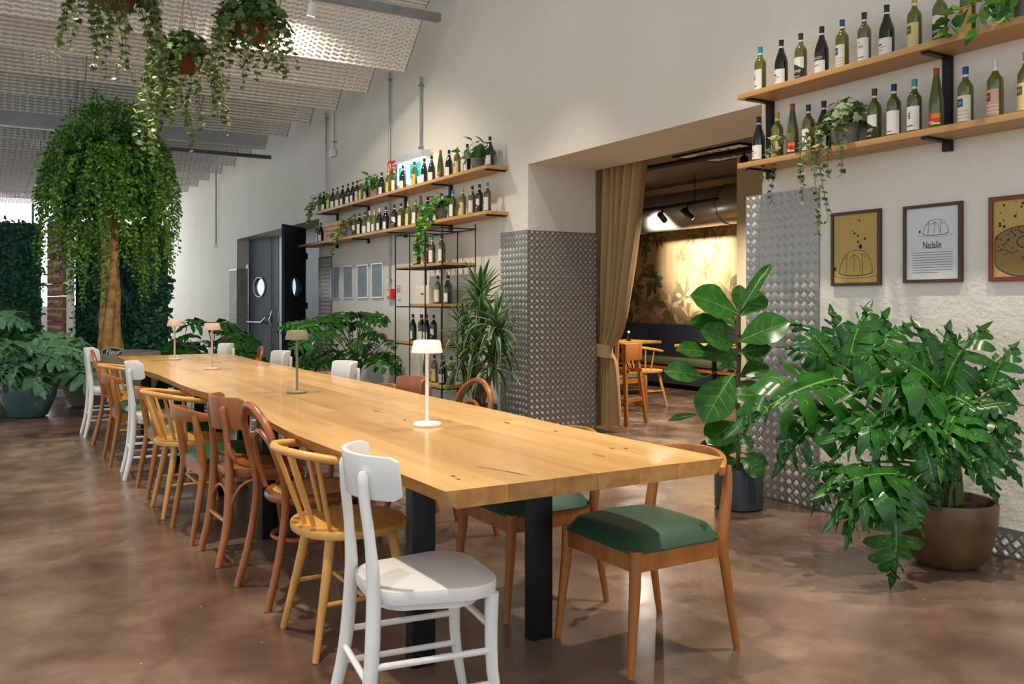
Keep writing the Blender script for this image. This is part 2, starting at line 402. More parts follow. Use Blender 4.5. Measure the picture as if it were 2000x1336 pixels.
# ---- doors in the recess
def leaf_with_porthole(name, parent, w, h, zc, r, mat, th=.05):
    """local: hinge edge at x=0, leaf along +x, thickness in y"""
    g = G(); n = 32; cx = w / 2
    circ = [(cx + r * math.cos(2 * PI * i / n), zc + r * math.sin(2 * PI * i / n)) for i in range(n)]
    def edge(a):
        dx, dz = math.cos(a), math.sin(a); k = 1e9
        if abs(dx) > 1e-6: k = min(k, ((w - cx) if dx > 0 else cx) / abs(dx))
        if abs(dz) > 1e-6: k = min(k, ((h - zc) if dz > 0 else zc) / abs(dz))
        return (cx + dx * k, zc + dz * k)
    out = [edge(2 * PI * i / n) for i in range(n)]
    corners = [(w, h), (0, h), (0, 0), (w, 0)]
    for c in corners:
        a = math.atan2(c[1] - zc, c[0] - cx) % (2 * PI); i = min(range(n), key=lambda q: abs((2 * PI * q / n - a + PI) % (2 * PI) - PI)); out[i] = c
    for y in (-th / 2, th / 2):
        vs = [(x, y, z) for x, z in circ] + [(x, y, z) for x, z in out]
        g.add(vs, [(i, (i + 1) % n, n + (i + 1) % n, n + i) for i in range(n)])
    for ring in (circ, out):
        vs = [(x, -th / 2, z) for x, z in ring] + [(x, th / 2, z) for x, z in ring]
        g.add(vs, [(i, (i + 1) % n, n + (i + 1) % n, n + i) for i in range(n)])
    lf = g.obj(name, mat, parent, smooth=20)
    for sd in (-1, 1): G().tube([(x, sd * (th / 2 + .005), z) for x, z in circ], .022, 6, closed=True).obj('porthole_ring', 'galv' if mat == 'charcoal' else 'black_metal', parent)
    g = G(); g.add([(x, 0, z) for x, z in circ], [tuple(range(n))]); g.obj('porthole_glass', 'clear_glass', parent, smooth=None)
    return lf
d1 = thing('door_1', None, None, (4.74, 18.72, 0), math.atan2(17.99 - 18.72, 4.99 - 4.74)); struct(d1)
leaf_with_porthole('leaf', d1, .80, 2.615, 1.62, .2, 'charcoal')
g = G(); g.tube([(.0, -.03, .95), (.0, -.11, .93), (.1, -.12, .90), (.6, -.12, .90), (.72, -.1, 1.0), (.76, -.03, 1.05)], .022, 8); g.obj('panic_bar', 'chrome', d1)
g = G(); g.tube([(.02, -.05, .25), (.02, -.05, 2.0)], .014, 6); g.lathe([(.0, -.05), (.045, -.04), (.045, .04), (0, .05)], 12, (.02, -.05, 2.05)); g.obj('lock_rod', 'chrome', d1)
d2 = thing('door_2', None, None, (4.43, 14.02, 0), math.atan2(13.36 - 14.02, 3.88 - 4.43)); struct(d2)
leaf_with_porthole('leaf', d2, .84, 2.5, 1.55, .19, 'door_dark')
G().tube([(0, .0, .2), (0, .0, 2.3)], .03, 8).obj('hinge_tube', 'panel_grey', d2)
for z in (.5, 1.25, 2.05): G().box(-.04, .04, -.04, .04, z - .05, z + .05).obj('hinge', 'black_metal', d2)
G().tube([(.78, -.03, 1.0), (.78, -.09, 1.0), (.78, -.09, 1.15), (.78, -.03, 1.15)], .012, 6).obj('handle', 'chrome', d2)
tr = thing('trim_1', None, None, (4.98, 16, 0)); struct(tr)
def yr(px): return YW(px, 4.95) - 16
G().box(0, .06, yr(541), yr(526), 0, 2.62).obj('frame_post', 'door_dark', tr)
G().box(.01, .04, yr(552), yr(541), 0, 2.62).obj('side_light', 'panel_grey', tr)
G().box(0, .06, -2.5, yr(592), 0, 2.62).obj('fixed_leaf', 'door_dark', tr)
G().box(.02, .03, yr(592), yr(552), 0, 2.62).obj('added_glazing', 'clear_glass', tr, smooth=None)  # unseen glazing, added so daylight shows through the open leaf's porthole
G().tube([(-.05, yr(534), .8), (-.12, yr(534), .95), (-.05, yr(534), 1.15)], .014, 6).obj('handle', 'chrome', tr)

# ---- the room beyond the archway
IZ = 3.0
struct(G().box(9.4, 9.6, 2.4, 13.2, 0, IZ).obj('wall_mural', 'mural', smooth=None))
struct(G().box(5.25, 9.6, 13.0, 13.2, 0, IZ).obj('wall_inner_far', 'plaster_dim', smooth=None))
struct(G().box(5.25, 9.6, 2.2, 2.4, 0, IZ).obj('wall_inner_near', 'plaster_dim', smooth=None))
struct(G().box(5.25, 9.6, 2.2, 13.2, IZ, IZ + .1).obj('ceiling_inner', 'dark_ceiling', smooth=None))
yA = P(1439, HY, X=7.5).y; yB = P(1482, HY, X=7.5).y
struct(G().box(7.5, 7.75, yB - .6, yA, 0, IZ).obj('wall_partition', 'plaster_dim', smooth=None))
# printed foliage on the mural wall (flat print on the wall)
mu = tag(thing('mural_print', 'printed foliage in tan and green on mural wall behind banquette', 'mural', (9.397, 9.6, 1.0)))
def sprite(L, W, n=6):
    up = [(L * i / n, W * math.sin(PI * (i / n) ** .8)) for i in range(n + 1)]
    return up + [(x, -y * .8) for x, y in reversed(up[1:-1])]
mr = random.Random(5)
gm = {k: G() for k in ('mural_tan', 'mural_olive', 'mural_green', 'mural_light', 'mural_rust')}
def cluster(px, py, n, size, mats, spread=2 * PI, a0=0):
    c = P(px, py, X=9.397)
    for i in range(n * 2):
        m = mr.choice(mats); a = a0 + spread * (i + mr.random() * .6) / n; L = size * mr.uniform(.4, .95); W = L * mr.uniform(.16, .28)
        off = mr.uniform(.0, .35) * size; dep = mr.uniform(0, .0025)
        pts = [(-dep - .0004, c.y - 9.6 + math.cos(a) * (x + off) - math.sin(a) * y, c.z - 1.0 + math.sin(a) * (x + off) + math.cos(a) * y) for x, y in sprite(L, W)]
        gm[m].add(pts, [tuple(range(len(pts)))])
T_, O_, N_, L_, U_ = 'mural_tan', 'mural_olive', 'mural_green', 'mural_light', 'mural_rust'
for px, py, n, s, ms in ((1258, 475, 9, .26, [N_, N_, O_]), (1285, 460, 8, .22, [O_, N_]), (1275, 545, 9, .3, [N_, N_, O_]), (1262, 520, 5, .2, [O_]),
                         (1345, 430, 7, .22, [T_, O_]), (1380, 440, 7, .25, [T_, O_]), (1420, 430, 8, .3, [T_, L_]), (1400, 470, 6, .2, [O_, T_]),
                         (1240, 560, 9, .34, [N_, O_]), (1262, 610, 9, .42, [U_, T_, O_]), (1310, 600, 10, .4, [L_, T_, O_]), (1345, 620, 10, .42, [L_, U_, T_]),
                         (1335, 580, 8, .3, [L_, O_]), (1390, 600, 9, .4, [T_, L_, U_]), (1420, 560, 8, .36, [T_, O_]), (1230, 640, 8, .3, [N_, U_]), (1300, 645, 8, .36, [U_, O_]),
                         (1370, 640, 9, .36, [U_, T_]), (1430, 620, 9, .4, [T_, U_]), (1295, 440, 5, .2, [T_]), (1250, 420, 5, .26, [T_]), (1330, 500, 5, .14, [O_]), (1375, 525, 6, .16, [O_, T_]),
                         (1395, 500, 5, .14, [T_]), (1350, 465, 5, .16, [O_])):
    cluster(px, py, n, s, ms)
for k, gg in gm.items(): gg.obj('printed_leaves', k, mu, smooth=None)
# duct, tracks, lamps of that room
dk = thing('ventilation_duct', 'large silver round duct under the dark inner ceiling', 'duct', (8.6, 9.3, 2.62))
G().tube([(0, -3.8, 0), (0, 3.6, 0)], .27, 24).obj('pipe', 'duct', dk)
for y in (-2.5, -.6, 1.3, 3.2): G().tube([(0, y - .02, 0), (0, y + .02, 0)], .28, 24).obj('collar', 'galv', dk)
for y in (-2.4, 1.2): G().tube([(0, y, .27), (0, y, IZ - 2.62)], .006, 5).obj('hanger', 'black_metal', dk)
def track(a, b, label, heads):
    a, b = V(a), V(b); t_ = thing('light_track', label, 'track light', a)
    b = b - a
    G().tube([(0, 0, 0), b], .022, 4).obj('rail', 'black_metal', t_)
    for k in (.15, .85): G().tube([b * k, b * k + V((0, 0, IZ - a.z))], .005, 5).obj('hanger', 'black_metal', t_)
    for k, tg in heads:
        p = b * k; dr = (V(tg) - a - p).normalized()
        g = G(); g.tube([p, p + V((0, 0, -.09))], .012, 6); c = p + V((0, 0, -.14)); g.tube([c - dr * .09, c + dr * .09], .042, 12)
        hd = g.obj('lamp_head', 'black_metal', t_)
        G().tube([c + dr * .088, c + dr * .093], .036, 12).obj('lens', 'lamp_glow', hd)
track((6.4, 8.9, 2.83), (6.55, 5.4, 2.83), 'black ceiling track crossing above archway room by the curtain', [(.72, (9.4, 9, 1.6))])
track((5.9, 9.4, 2.72), (6.2, 5.0, 2.72), 'lower black ceiling track beside the archway', [])
track((8.15, 11.3, 2.62), (8.0, 8.3, 2.62), 'black ceiling track with spotlights close to mural wall', [(.35, (9.4, 10.1, 2)), (.62, (9.4, 10.1, 2)), (.8, (9.4, 8.6, 1.5))])
mt = P(1420, 298, Z=IZ - .004)
cp = thing('ceiling_panel', 'square patterned panel set into dark inner ceiling', 'ceiling panel', (mt.x, mt.y, IZ - .012))
G().box(-.32, .32, -.5, .5, 0, .01).obj('backing', 'paper_white', cp, smooth=None)
g = G()
for i in range(46):
    a = i * 2.4; r = .05 * math.sqrt(i); q = [(math.cos(a) * r * .7 + x * math.cos(a) - y * math.sin(a), math.sin(a) * r * 1.05 + x * math.sin(a) + y * math.cos(a), -.002) for x, y in sprite(.1, .028, 4)]
    if all(abs(x) < .31 and abs(y) < .49 for x, y, z in q): g.add(q, [tuple(range(len(q)))])
g.obj('pattern', 'ink', cp, smooth=None)
g = G()
for s in (-1, 1): g.box(s * .33 - .015, s * .33 + .015, -.53, .53, -.01, .01); g.box(-.33, .33, s * .515 - .015, s * .515 + .015, -.01, .01)
g.obj('frame', 'black_metal', cp, smooth=None)

# ---- lamps above the hall (fixtures on two lines) and in the inner room
def hall_spot(x, y, z, tx, ty, power, label, deg=84, col=WARM):
    t_ = thing('ceiling_spotlight', label, 'spotlight', (x, y, z), 0, 'spotlights over the long table')
    dr = (V((tx, ty, 0)) - V((x, y, z))).normalized()
    g = G(); g.tube([(0, 0, .3), (0, 0, .1)], .012, 6); g.tube([V((0, 0, .02)) - dr * .1, V((0, 0, .02)) + dr * .03], .045, 12); g.obj('housing', 'white_paint', t_)
    G().tube([V((0, 0, .02)) + dr * .029, V((0, 0, .02)) + dr * .034], .038, 12).obj('lens', 'lamp_glow', t_)
    spot('spot_light', V((x, y, z + .02)) + dr * .06, (tx, ty, 0), power, deg, .95, .05, col)
for i, y in enumerate((2.2, 4.7, 7.4)):
    hall_spot(.5, y, 4.6, .75, y + .1, 330, 'white ceiling spotlight over the aisle side of table, number %s from its square end' % ('one', 'two', 'three')[i])
for i, y in enumerate((1.6, 3.9, 6.3)):
    hall_spot(3.4, y, 4.6, 2.95, y + .2, 340, 'white ceiling spotlight over the wall side of table, number %s from its square end' % ('one', 'two', 'three')[i])
hall_spot(2.77, 8.55, 4.16, 2.5, 10.2, 260, 'white spotlight glowing against the mesh ceiling', 165)
spot('mural_light', (7.75, 9.75, 2.45), (9.4, 10.1, 2.05), 700, 58, .8, .04, NEUT)
spot('mural_light', (7.75, 8.9, 2.45), (9.4, 8.6, .9), 140, 80, .8, .04, WARM)
spot('inner_light', (6.45, 6.6, 2.7), (6.6, 6.9, 0), 330, 130, .7, .05, WARM)
spot('inner_light', (7.4, 9.2, 2.7), (7.2, 9.0, 0), 200, 150, .7, .05, WARM)

# ================================================================ THE LONG TABLE
TZ = .765; TY0, TY1 = 2.2, 9.45
def edgeL(y): return 1.10 - .02 * (y - 2.2) / 7 + .03 * math.sin(y * 1.35 + .6) + .014 * math.sin(y * 3.1) + (.035 if 5.2 < y < 7 else 0) * math.sin((y - 5.2) / 1.8 * PI) * -1
def edgeR(y): return 2.15 + .015 * math.sin(y * 1.2 + 1) + .008 * math.sin(y * 3.7)
tb = thing('long_table', 'very long live-edge oak communal table on black steel legs', 'table', (1.62, TY0, 0))
tr_ = random.Random(3); TH = .052; NS = 6
for s in range(NS):
    y = TY0
    while y < TY1 - .01:
        ln = tr_.uniform(1.1, 2.4); y2 = TY1 if TY1 - (y + ln) < .7 else y + ln
        ys = [y + (y2 - y) * i / 8 for i in range(9)]; vs = []
        for yy in ys:
            a, b = edgeL(yy), edgeR(yy)
            xa = a if s == 0 else 1.14 + (2.10 - 1.14) * s / NS; xb = b if s == NS - 1 else 1.141 + (2.10 - 1.14) * (s + 1) / NS; zo = TZ - .0004 * (s % 2)
            za = .035 if s == 0 else 0; zb = -.035 if s == NS - 1 else 0      # waney edges slope in underneath
            vs += [(xa - 1.62, yy - TY0, zo), (xb - 1.62, yy - TY0, zo), (xb + zb - 1.62, yy - TY0, TZ - TH), (xa + za - 1.62, yy - TY0, TZ - TH)]
        fs = [(0, 1, 2, 3), (35, 34, 33, 32)]
        for i in range(8):
            for j in range(4): fs.append((i * 4 + j, (i + 1) * 4 + j, (i + 1) * 4 + (j + 1) % 4, i * 4 + (j + 1) % 4))
        pg = G().add(vs, fs); pg.mi = [1, 1] + [1 if j else 0 for i in range(8) for j in range(4)]; pg.obj('plank', ['oak_top', 'oak_edge'], tb, smooth=None); y = y2
# knots and cracks
for px, py, L, a in ((990, 826, .05, .3), (1085, 842, .03, .2), (1170, 890, .06, .1), (1222, 876, .025, .2), (965, 917, .14, -.5), (885, 930, .02, 0), (1195, 876, .02, 0), (790, 820, .03, .2), (735, 803, .05, .1), (1010, 925, .09, -.4), (895, 936, .015, 0)):
    p = P(px, py, Z=TZ); n = 10; kg = G()
    pts = [(p.x - 1.62 + .004 * math.sin(i * 1.9 + px) + math.sin(a) * L * (i / n - .5), p.y - TY0 + math.cos(a) * L * (i / n - .5) * 1.6, TZ + .0008) for i in range(n + 1)]
    wd = [(.004 if L < .06 else .0022) * math.sin(PI * (i + .3) / (n + .6)) for i in range(n + 1)]
    for i in range(n):
        q = [V(pts[i]) + V((-wd[i], 0, 0)), V(pts[i]) + V((wd[i], 0, 0)), V(pts[i + 1]) + V((wd[i + 1], 0, 0)), V(pts[i + 1]) + V((-wd[i + 1], 0, 0))]
        kg.add(q, [(0, 1, 2, 3)])
    kg.obj('knot', 'frame_brown', tb, smooth=None)
for yy in (2.87, 4.84, 6.08, 7.44, 9.21):
    for x in (1.33, 1.83): G().box(x - 1.62 - .045, x - 1.62 + .045, yy - TY0 - .03, yy - TY0 + .03, .0, TZ - TH - .008).obj('leg', 'black_metal', tb, bevel=.003)
    G().box(1.2 - 1.62, 2.0 - 1.62, yy - TY0 - .04, yy - TY0 + .04, TZ - TH - .009, TZ - TH - .001).obj('mounting_plate', 'black_metal', tb)

# ================================================================ CHAIRS (local: faces +y, origin on floor)
def curved_board(g, Rr, half, yc, z0, z1, th, tilt=0, taper=0, n=18, end_r=.02, arch=0):
    vs = []; fs = []
    for i in range(n + 1):
        s = -1 + 2 * i / n; a = s * half
        k = 1 - taper * abs(s) ** 2; zc = (z0 + z1) / 2; hh = (z1 - z0) / 2 * k
        e = max(0, (abs(s) - .9) / .1); hh -= end_r * e * e
        up = arch * (1 - s * s)
        for z, rr in ((zc - hh, 0), (zc + hh + up, 0), (zc + hh + up, th), (zc - hh, th)):
            r_ = Rr + th / 2 - rr
            vs.append((r_ * math.sin(a), yc + Rr - r_ * math.cos(a) - tilt * (z - z0), z))
    for i in range(n):
        for j in range(4): fs.append((i * 4 + j, (i + 1) * 4 + j, (i + 1) * 4 + (j + 1) % 4, i * 4 + (j + 1) % 4))
    fs += [(3, 2, 1, 0), (n * 4, n * 4 + 1, n * 4 + 2, n * 4 + 3)]
    g.add(vs, fs); return g
def seat_poly(wb, wf, y0, y1, r=.1, n=5, bow=.015):
    pts = []
    cor = [(wf / 2, y1, 0), (-wf / 2, y1, 90), (-wb / 2, y0, 180), (wb / 2, y0, 270)]
    for x, y, a in cor:
        sx = 1 if x > 0 else -1; sy = 1 if y > 0 else -1; cx, cy = x - sx * r, y - sy * r
        for i in range(n + 1):
            an = math.radians(a + 90 * i / n); pts.append((cx + r * math.cos(an), cy + r * math.sin(an)))
    return pts
def chair_A(mat='white_paint', brown=False):
    t_ = thing('bistro_chair', '', 'chair')
    G().prism(seat_poly(.35, .41, -.19, .20, .11), .424, .466).obj('seat', mat, t_, bevel=.009, smooth=50)
    G().prism(seat_poly(.26, .32, -.15, .15, .09), .395, .425).obj('seat_rail', mat, t_, smooth=50)
    zt = .855 if not brown else .825; zb = .725 if not brown else .66
    curved_board(G(), *(.215, 1.06), -.222, zb, zt, .018, .12, .04, end_r=.012).obj('top_rail', mat, t_, bevel=.004, smooth=50)
    sp = .14
    for s in (-1, 1):
        pts = cat([(s * .175, -.25, 0), (s * .165, -.205, .2), (s * (sp + .005), -.188, .44), (s * sp, -.196, .6), (s * (sp - .01), -.21, .72), (s * (sp - .015), -.215, zt - .045)], 4)
        rr = [.016 + .006 * math.sin(PI * min(1, i / 12)) for i in range(len(pts))]; rr[-1] = .010
        G().tube(pts, rr, 10).obj('back_post', mat, t_, smooth=60)
        pts = cat([(s * .185, .2, 0), (s * .17, .165, .2), (s * .165, .165, .43)], 4)
        G().tube(pts, [.014 + .008 * i / 8 for i in range(len(pts))], 10).obj('leg', mat, t_, smooth=60)
        if not brown:
            for z in (.16, .26): G().tube([(s * .166, -.2 - (.26 - z) * .15, z), (s * .172, .17, z)], .0105, 8).obj('stretcher', mat, t_, smooth=60)
        else:
            G().tube(bez((s * .158, -.195, .60), (s * .19, -.2, .50), (s * .195, -.13, .475), (s * .19, .02, .472), 10), .011, 8).obj('brace', mat, t_, smooth=60)
            G().tube(bez((s * .168, -.206, .2), (s * .17, -.18, .40), (s * .17, -.12, .415), (s * .165, -.02, .41), 10), .009, 8).obj('stretcher', mat, t_, smooth=60)
    G().tube([(-.165, -.205, .21), (.165, -.205, .21)], .0105, 8).obj('stretcher', mat, t_, smooth=60)
    if not brown: G().tube([(-.17, .17, .32), (.17, .17, .32)], .0105, 8).obj('stretcher', mat, t_, smooth=60)
    else: G().tube(bez((-.166, -.206, .22), (-.14, -.18, .42), (.14, -.18, .42), (.166, -.206, .22), 12), .009, 8).obj('stretcher', mat, t_, smooth=60)
    return t_
def chair_B():
    t_ = thing('spindle_chair', '', 'chair'); m = 'beech'
    pts = [(.225 * math.cos(a) * (1 if math.sin(a) < 0 else 1.0), (.215 if math.sin(a) > 0 else .22) * math.copysign(abs(math.sin(a)) ** .75, math.sin(a))) for a in [2 * PI * i / 32 for i in range(32)]]
    G().prism(pts, .425, .455).obj('seat', m, t_, bevel=.008, smooth=50)
    arc = [(.265 * math.sin(a), -.01 - .275 * math.cos(a), .695 + .055 * math.cos(a * .9)) for a in [(-1 + 2 * i / 20) * 1.78 for i in range(21)]]
    G().tube(arc, [.013] + [.016] * 19 + [.013], 10).obj('top_rail', m, t_, smooth=60)
    for k in range(7):
        a = (-1 + 2 * k / 6) * 1.25; top = V((.265 * math.sin(a), -.01 - .275 * math.cos(a), .695 + .055 * math.cos(a * .9)))
        bot = V((.175 * math.sin(a * .95), .01 - .185 * math.cos(a * .95), .45))
        G().tube([bot, bot.lerp(top, .4), top], [.0085, .0105, .008], 8).obj('spindle', m, t_, smooth=60)
    for s in (-1, 1):
        for q in (-1, 1): G().tube([(s * .2, q * .2, 0), (s * .15, q * .14, .3), (s * .13, q * .12, .43)], [.0125, .019, .019], 10).obj('leg', m, t_, smooth=60)
        G().tube([(s * .17, -.165, .19), (s * .17, .165, .19)], .0095, 8).obj('stretcher', m, t_, smooth=60)
    G().tube([(-.168, 0, .195), (.168, 0, .195)], .0095, 8).obj('stretcher', m, t_, smooth=60)
    return t_
def chair_C():
    t_ = thing('bentwood_chair', '', 'chair'); m = 'bentwood'
    half = [(-.2, -.29, 0), (-.19, -.235, .22), (-.185, -.205, .45), (-.19, -.235, .62), (-.155, -.275, .76), (-.07, -.295, .83)]
    pts = half + [(0, -.3, .845)] + [(-x, y, z) for x, y, z in reversed(half)]
    G().tube(cat(pts, 4), .0165, 10).obj('back_hoop', m, t_, smooth=60)
    half = [(-.135, -.18, .455), (-.14, -.21, .56), (-.105, -.24, .67), (-.04, -.255, .72)]
    G().tube(cat(half + [(0, -.257, .727)] + [(-x, y, z) for x, y, z in reversed(half)], 4), .0115, 8).obj('inner_hoop', m, t_, smooth=60)
    ring = [(.2 * math.cos(a), .2 * math.sin(a), .437) for a in [2 * PI * i / 32 for i in range(32)]]
    G().tube(ring, .024, 10, closed=True).obj('seat_ring', m, t_, smooth=60)
    G().lathe([(.0, .447), (.12, .449), (.19, .455)], 32).obj('cane_seat', 'cane', t_, smooth=60)
    G().tube([(.15 * math.cos(a), -.02 + .17 * math.sin(a), .255) for a in [2 * PI * i / 28 for i in range(28)]], .0105, 8, closed=True).obj('ring_stretcher', m, t_, smooth=60)
    for s in (-1, 1): G().tube(cat([(s * .2, .24, 0), (s * .165, .19, .2), (s * .145, .16, .43)], 4), [.013, .014, .015, .016, .017, .018, .019, .02, .02], 10).obj('leg', m, t_, smooth=60)
    return t_
def chair_E():
    t_ = thing('upholstered_chair', '', 'chair'); m = 'teak'
    g = G()
    for s in (-1, 1):
        g.box(s * .205 - .011, s * .205 + .011, -.2, .2, .355, .425); g.box(-.2, .2, s * .2 - .011, s * .2 + .011, .355, .425)
    g.obj('apron', m, t_, smooth=30)
    nn = 14
    def pad(u, v):
        x = (u - .5) * 2; y = (v - .5) * 2; e = max(abs(x), abs(y)); k = e / max(1e-6, (abs(x) ** 7 + abs(y) ** 7) ** (1 / 7)) if e > .01 else 1; x *= k; y *= k; e = (abs(x) ** 7 + abs(y) ** 7) ** (1 / 7)
        return (x * .225, y * .222 + .005, .425 + .07 * max(0, 1 - e ** 6) ** .5 * (1 - .14 * (x * x + y * y)))
    g = G(); g.grid(pad, nn, nn); g.prism(seat_poly(.44, .44, -.21, .22, .05), .418, .43); g.obj('seat_pad', 'seat_green', t_, smooth=60)
    for s in (-1, 1):
        G().tube([(s * .225, .235, 0), (s * .21, .205, .3), (s * .208, .2, .43)], [.0125, .0215, .022], 10).obj('leg', m, t_, smooth=60)
        G().tube(cat([(s * .22, -.27, 0), (s * .212, -.21, .36), (s * .21, -.21, .45), (s * .205, -.235, .60), (s * .195, -.25, .685)], 4), [.0125 + .010 * math.sin(PI * min(1, i / 16)) for i in range(17)], 10).obj('back_post', m, t_, smooth=60)
    curved_board(G(), .285, .98, -.30, .645, .705, .022, .1, .45, 24, .0, .022).obj('top_rail', m, t_, bevel=.005, smooth=50)
    return t_
protos = {}
LBL = {'A': 'white painted bistro chair with curved top rail', 'B': 'pale beech spindle chair with bowed rail', 'C': 'reddish bentwood hoop chair with cane seat',
       'D': 'brown wooden bistro chair with wide curved backrest', 'E': 'brown chair with green padded seat'}
def put_chair(kind, x, y, rz, where, group):
    if kind not in protos:
        protos[kind] = {'A': chair_A, 'B': chair_B, 'C': chair_C, 'D': lambda: chair_A('walnut', True), 'E': chair_E}[kind](); c = protos[kind]
    else: c = copy_tree(protos[kind])
    c.location = (x, y, 0); c.rotation_euler = (0, 0, rz); c['label'] = LBL[kind] + ', ' + where; c['group'] = group; c['category'] = 'chair'
    return c
num = ['first', 'second', 'third', 'fourth', 'fifth', 'sixth', 'seventh', 'eighth', 'ninth', 'tenth', 'eleventh', 'twelfth']
aisle = [('A', 1.15, 2.47, -8), ('B', 1.21, 3.27, 0), ('C', 1.28, 3.9, 4), ('D', 1.21, 4.6, 2), ('E', 1.19, 5.12, 3), ('B', 1.10, 5.77, 0), ('E', 1.17, 6.40, 0), ('A', 1.12, 7.1, -4), ('E', 1.10, 7.78, 0), ('B', 1.12, 8.42, 0), ('C', 1.13, 8.95, -6), ('A', 1.05, 9.5, 0)]
for i, (k, x, y, a) in enumerate(aisle): put_chair(k, x, y, -PI / 2 + math.radians(a), '%s from table\'s square end, aisle side' % num[i], 'chairs along the aisle side of the table')
wallside = [('E', 2.13, 2.61, 0), ('E', 2.03, 3.28, 0), ('C', 2.13, 4.42, 6), ('D', 2.14, 5.08, 0), ('E', 2.13, 5.72, 0), ('A', 2.14, 6.3, 0), ('E', 2.1, 7.0, 0), ('A', 2.13, 7.95, 0), ('C', 2.08, 8.95, -10), ('A', 2.05, 9.75, 0)]
for i, (k, x, y, a) in enumerate(wallside): put_chair(k, x, y, PI / 2 + math.radians(a), '%s from table\'s square end, wall side' % num[i], 'chairs along the wall side of the table')

# ================================================================ TABLE LAMPS
def table_lamp(px, py, mat, label):
    p = P(px, py, Z=TZ); t_ = thing('table_lamp', label, 'lamp', (p.x, p.y, TZ + .0008), 0, 'cordless lamps on the long table')
    G().lathe([(.0, 0), (.058, 0), (.06, .004), (.06, .011), (.056, .015), (.012, .017), (0, .017)], 28).obj('base', mat, t_)
    G().tube([(0, 0, .014), (0, 0, .325)], .0075, 10).obj('stem', mat, t_)
    G().lathe([(.0, .318), (.058, .318), (.0665, .312), (.0675, .314), (.057, .362), (.053, .366), (0, .367)], 28).obj('shade', mat, t_, smooth=35)
table_lamp(834, 832, 'lamp_white', 'white cordless table lamp on the long table nearest its square end')
table_lamp(580, 768, 'lamp_olive', 'olive cordless table lamp on the long table')
table_lamp(414, 722, 'lamp_pink', 'dusty pink cordless table lamp beside olive lamp')
table_lamp(341, 703, 'lamp_pink', 'dusty pink cordless table lamp closest to the tree')

# ================================================================ WALL SHELVES
SX0, SX1 = 4.2, 4.44; SZ = (2.165, 2.615); ST = .034
def wall_shelf(label, y0, y1, ups, wallx, ext=0):
    t_ = thing('wall_shelf', label, 'shelf', (wallx, y0, SZ[0]))
    for k, z in enumerate(SZ):
        G().box(SX0 - wallx, -.002, 0, y1 - y0 + (ext if k == 0 else 0), z - SZ[0], z - SZ[0] + ST).obj('board', 'shelf_oak', t_, bevel=.002)
    for y in ups:
        y -= y0
        G().box(-.035, -.001, y - .022, y + .022, -.06, .57 if y1 - y0 < 5.3 and y < .2 else SZ[1] - SZ[0]).obj('upright', 'black_metal', t_)
        for z in (0, SZ[1] - SZ[0]): G().box(SX0 + .03 - wallx, -.036, y - .02, y + .02, z - .014, z - .0005).obj('arm', 'black_metal', t_)
    return t_
yl0 = P(950, 330, X=SX0).y; yl1 = P(612, 420, X=SX0).y
WL = WX + .035
wall_shelf('two-tier oak shelf with black brackets on wall beneath exit sign', yl0, yl1, [yl0 + .06 + i * (yl1 - yl0 - .35) / 4 for i in range(5)], WL, .75)
yr1 = P(1440, 192, X=SX0).y
wall_shelf('two-tier oak shelf with black brackets above the dessert prints', .5, yr1, [YW(1508, WX), YW(1855, WX), YW(1855, WX) - (YW(1508, WX) - YW(1855, WX))], WX)

# ================================================================ WINE BOTTLES
PROF = {'bord': [(0, 0), (.034, 0), (.0375, .004), (.0375, .188), (.035, .205), (.024, .222), (.0155, .236), (.0138, .25), (.0138, .292), (.0152, .293), (.0152, .30), (0, .30)],
        'burg': [(0, 0), (.036, 0), (.041, .004), (.041, .15), (.0385, .172), (.031, .197), (.0215, .222), (.0155, .245), (.0138, .262), (.0138, .292), (.0152, .293), (.0152, .30), (0, .30)],
        'flute': [(0, 0), (.033, 0), (.0365, .004), (.0365, .14), (.034, .17), (.028, .21), (.0205, .255), (.0155, .285), (.0138, .30), (.0138, .322), (.015, .323), (.015, .33), (0, .33)]}
RAD = {'bord': .0375, 'burg': .041, 'flute': .0365}
def patch(g, r, a0, a1, z0, z1, m, n=10, wave=0):
    vs = []; fs = []
    for i in range(n + 1):
        a = a0 + (a1 - a0) * i / n; zz = z1 + wave * math.sin(i / n * PI * 1.6)
        vs += [(r * math.sin(a), -r * math.cos(a), z0), (r * math.sin(a), -r * math.cos(a), zz)]
    for i in range(n): fs.append((2 * i, 2 * i + 2, 2 * i + 3, 2 * i + 1))
    g.add(vs, fs, m)
def ctext(g, s, r, z, size, m, shear=0, a0=0):
    vs, fs = text_geo(s, shear)
    g.add([(r * math.sin(a0 + x * size / r), -r * math.cos(a0 + x * size / r), z + y * size) for x, y in vs], fs, m)
LABELS = {}
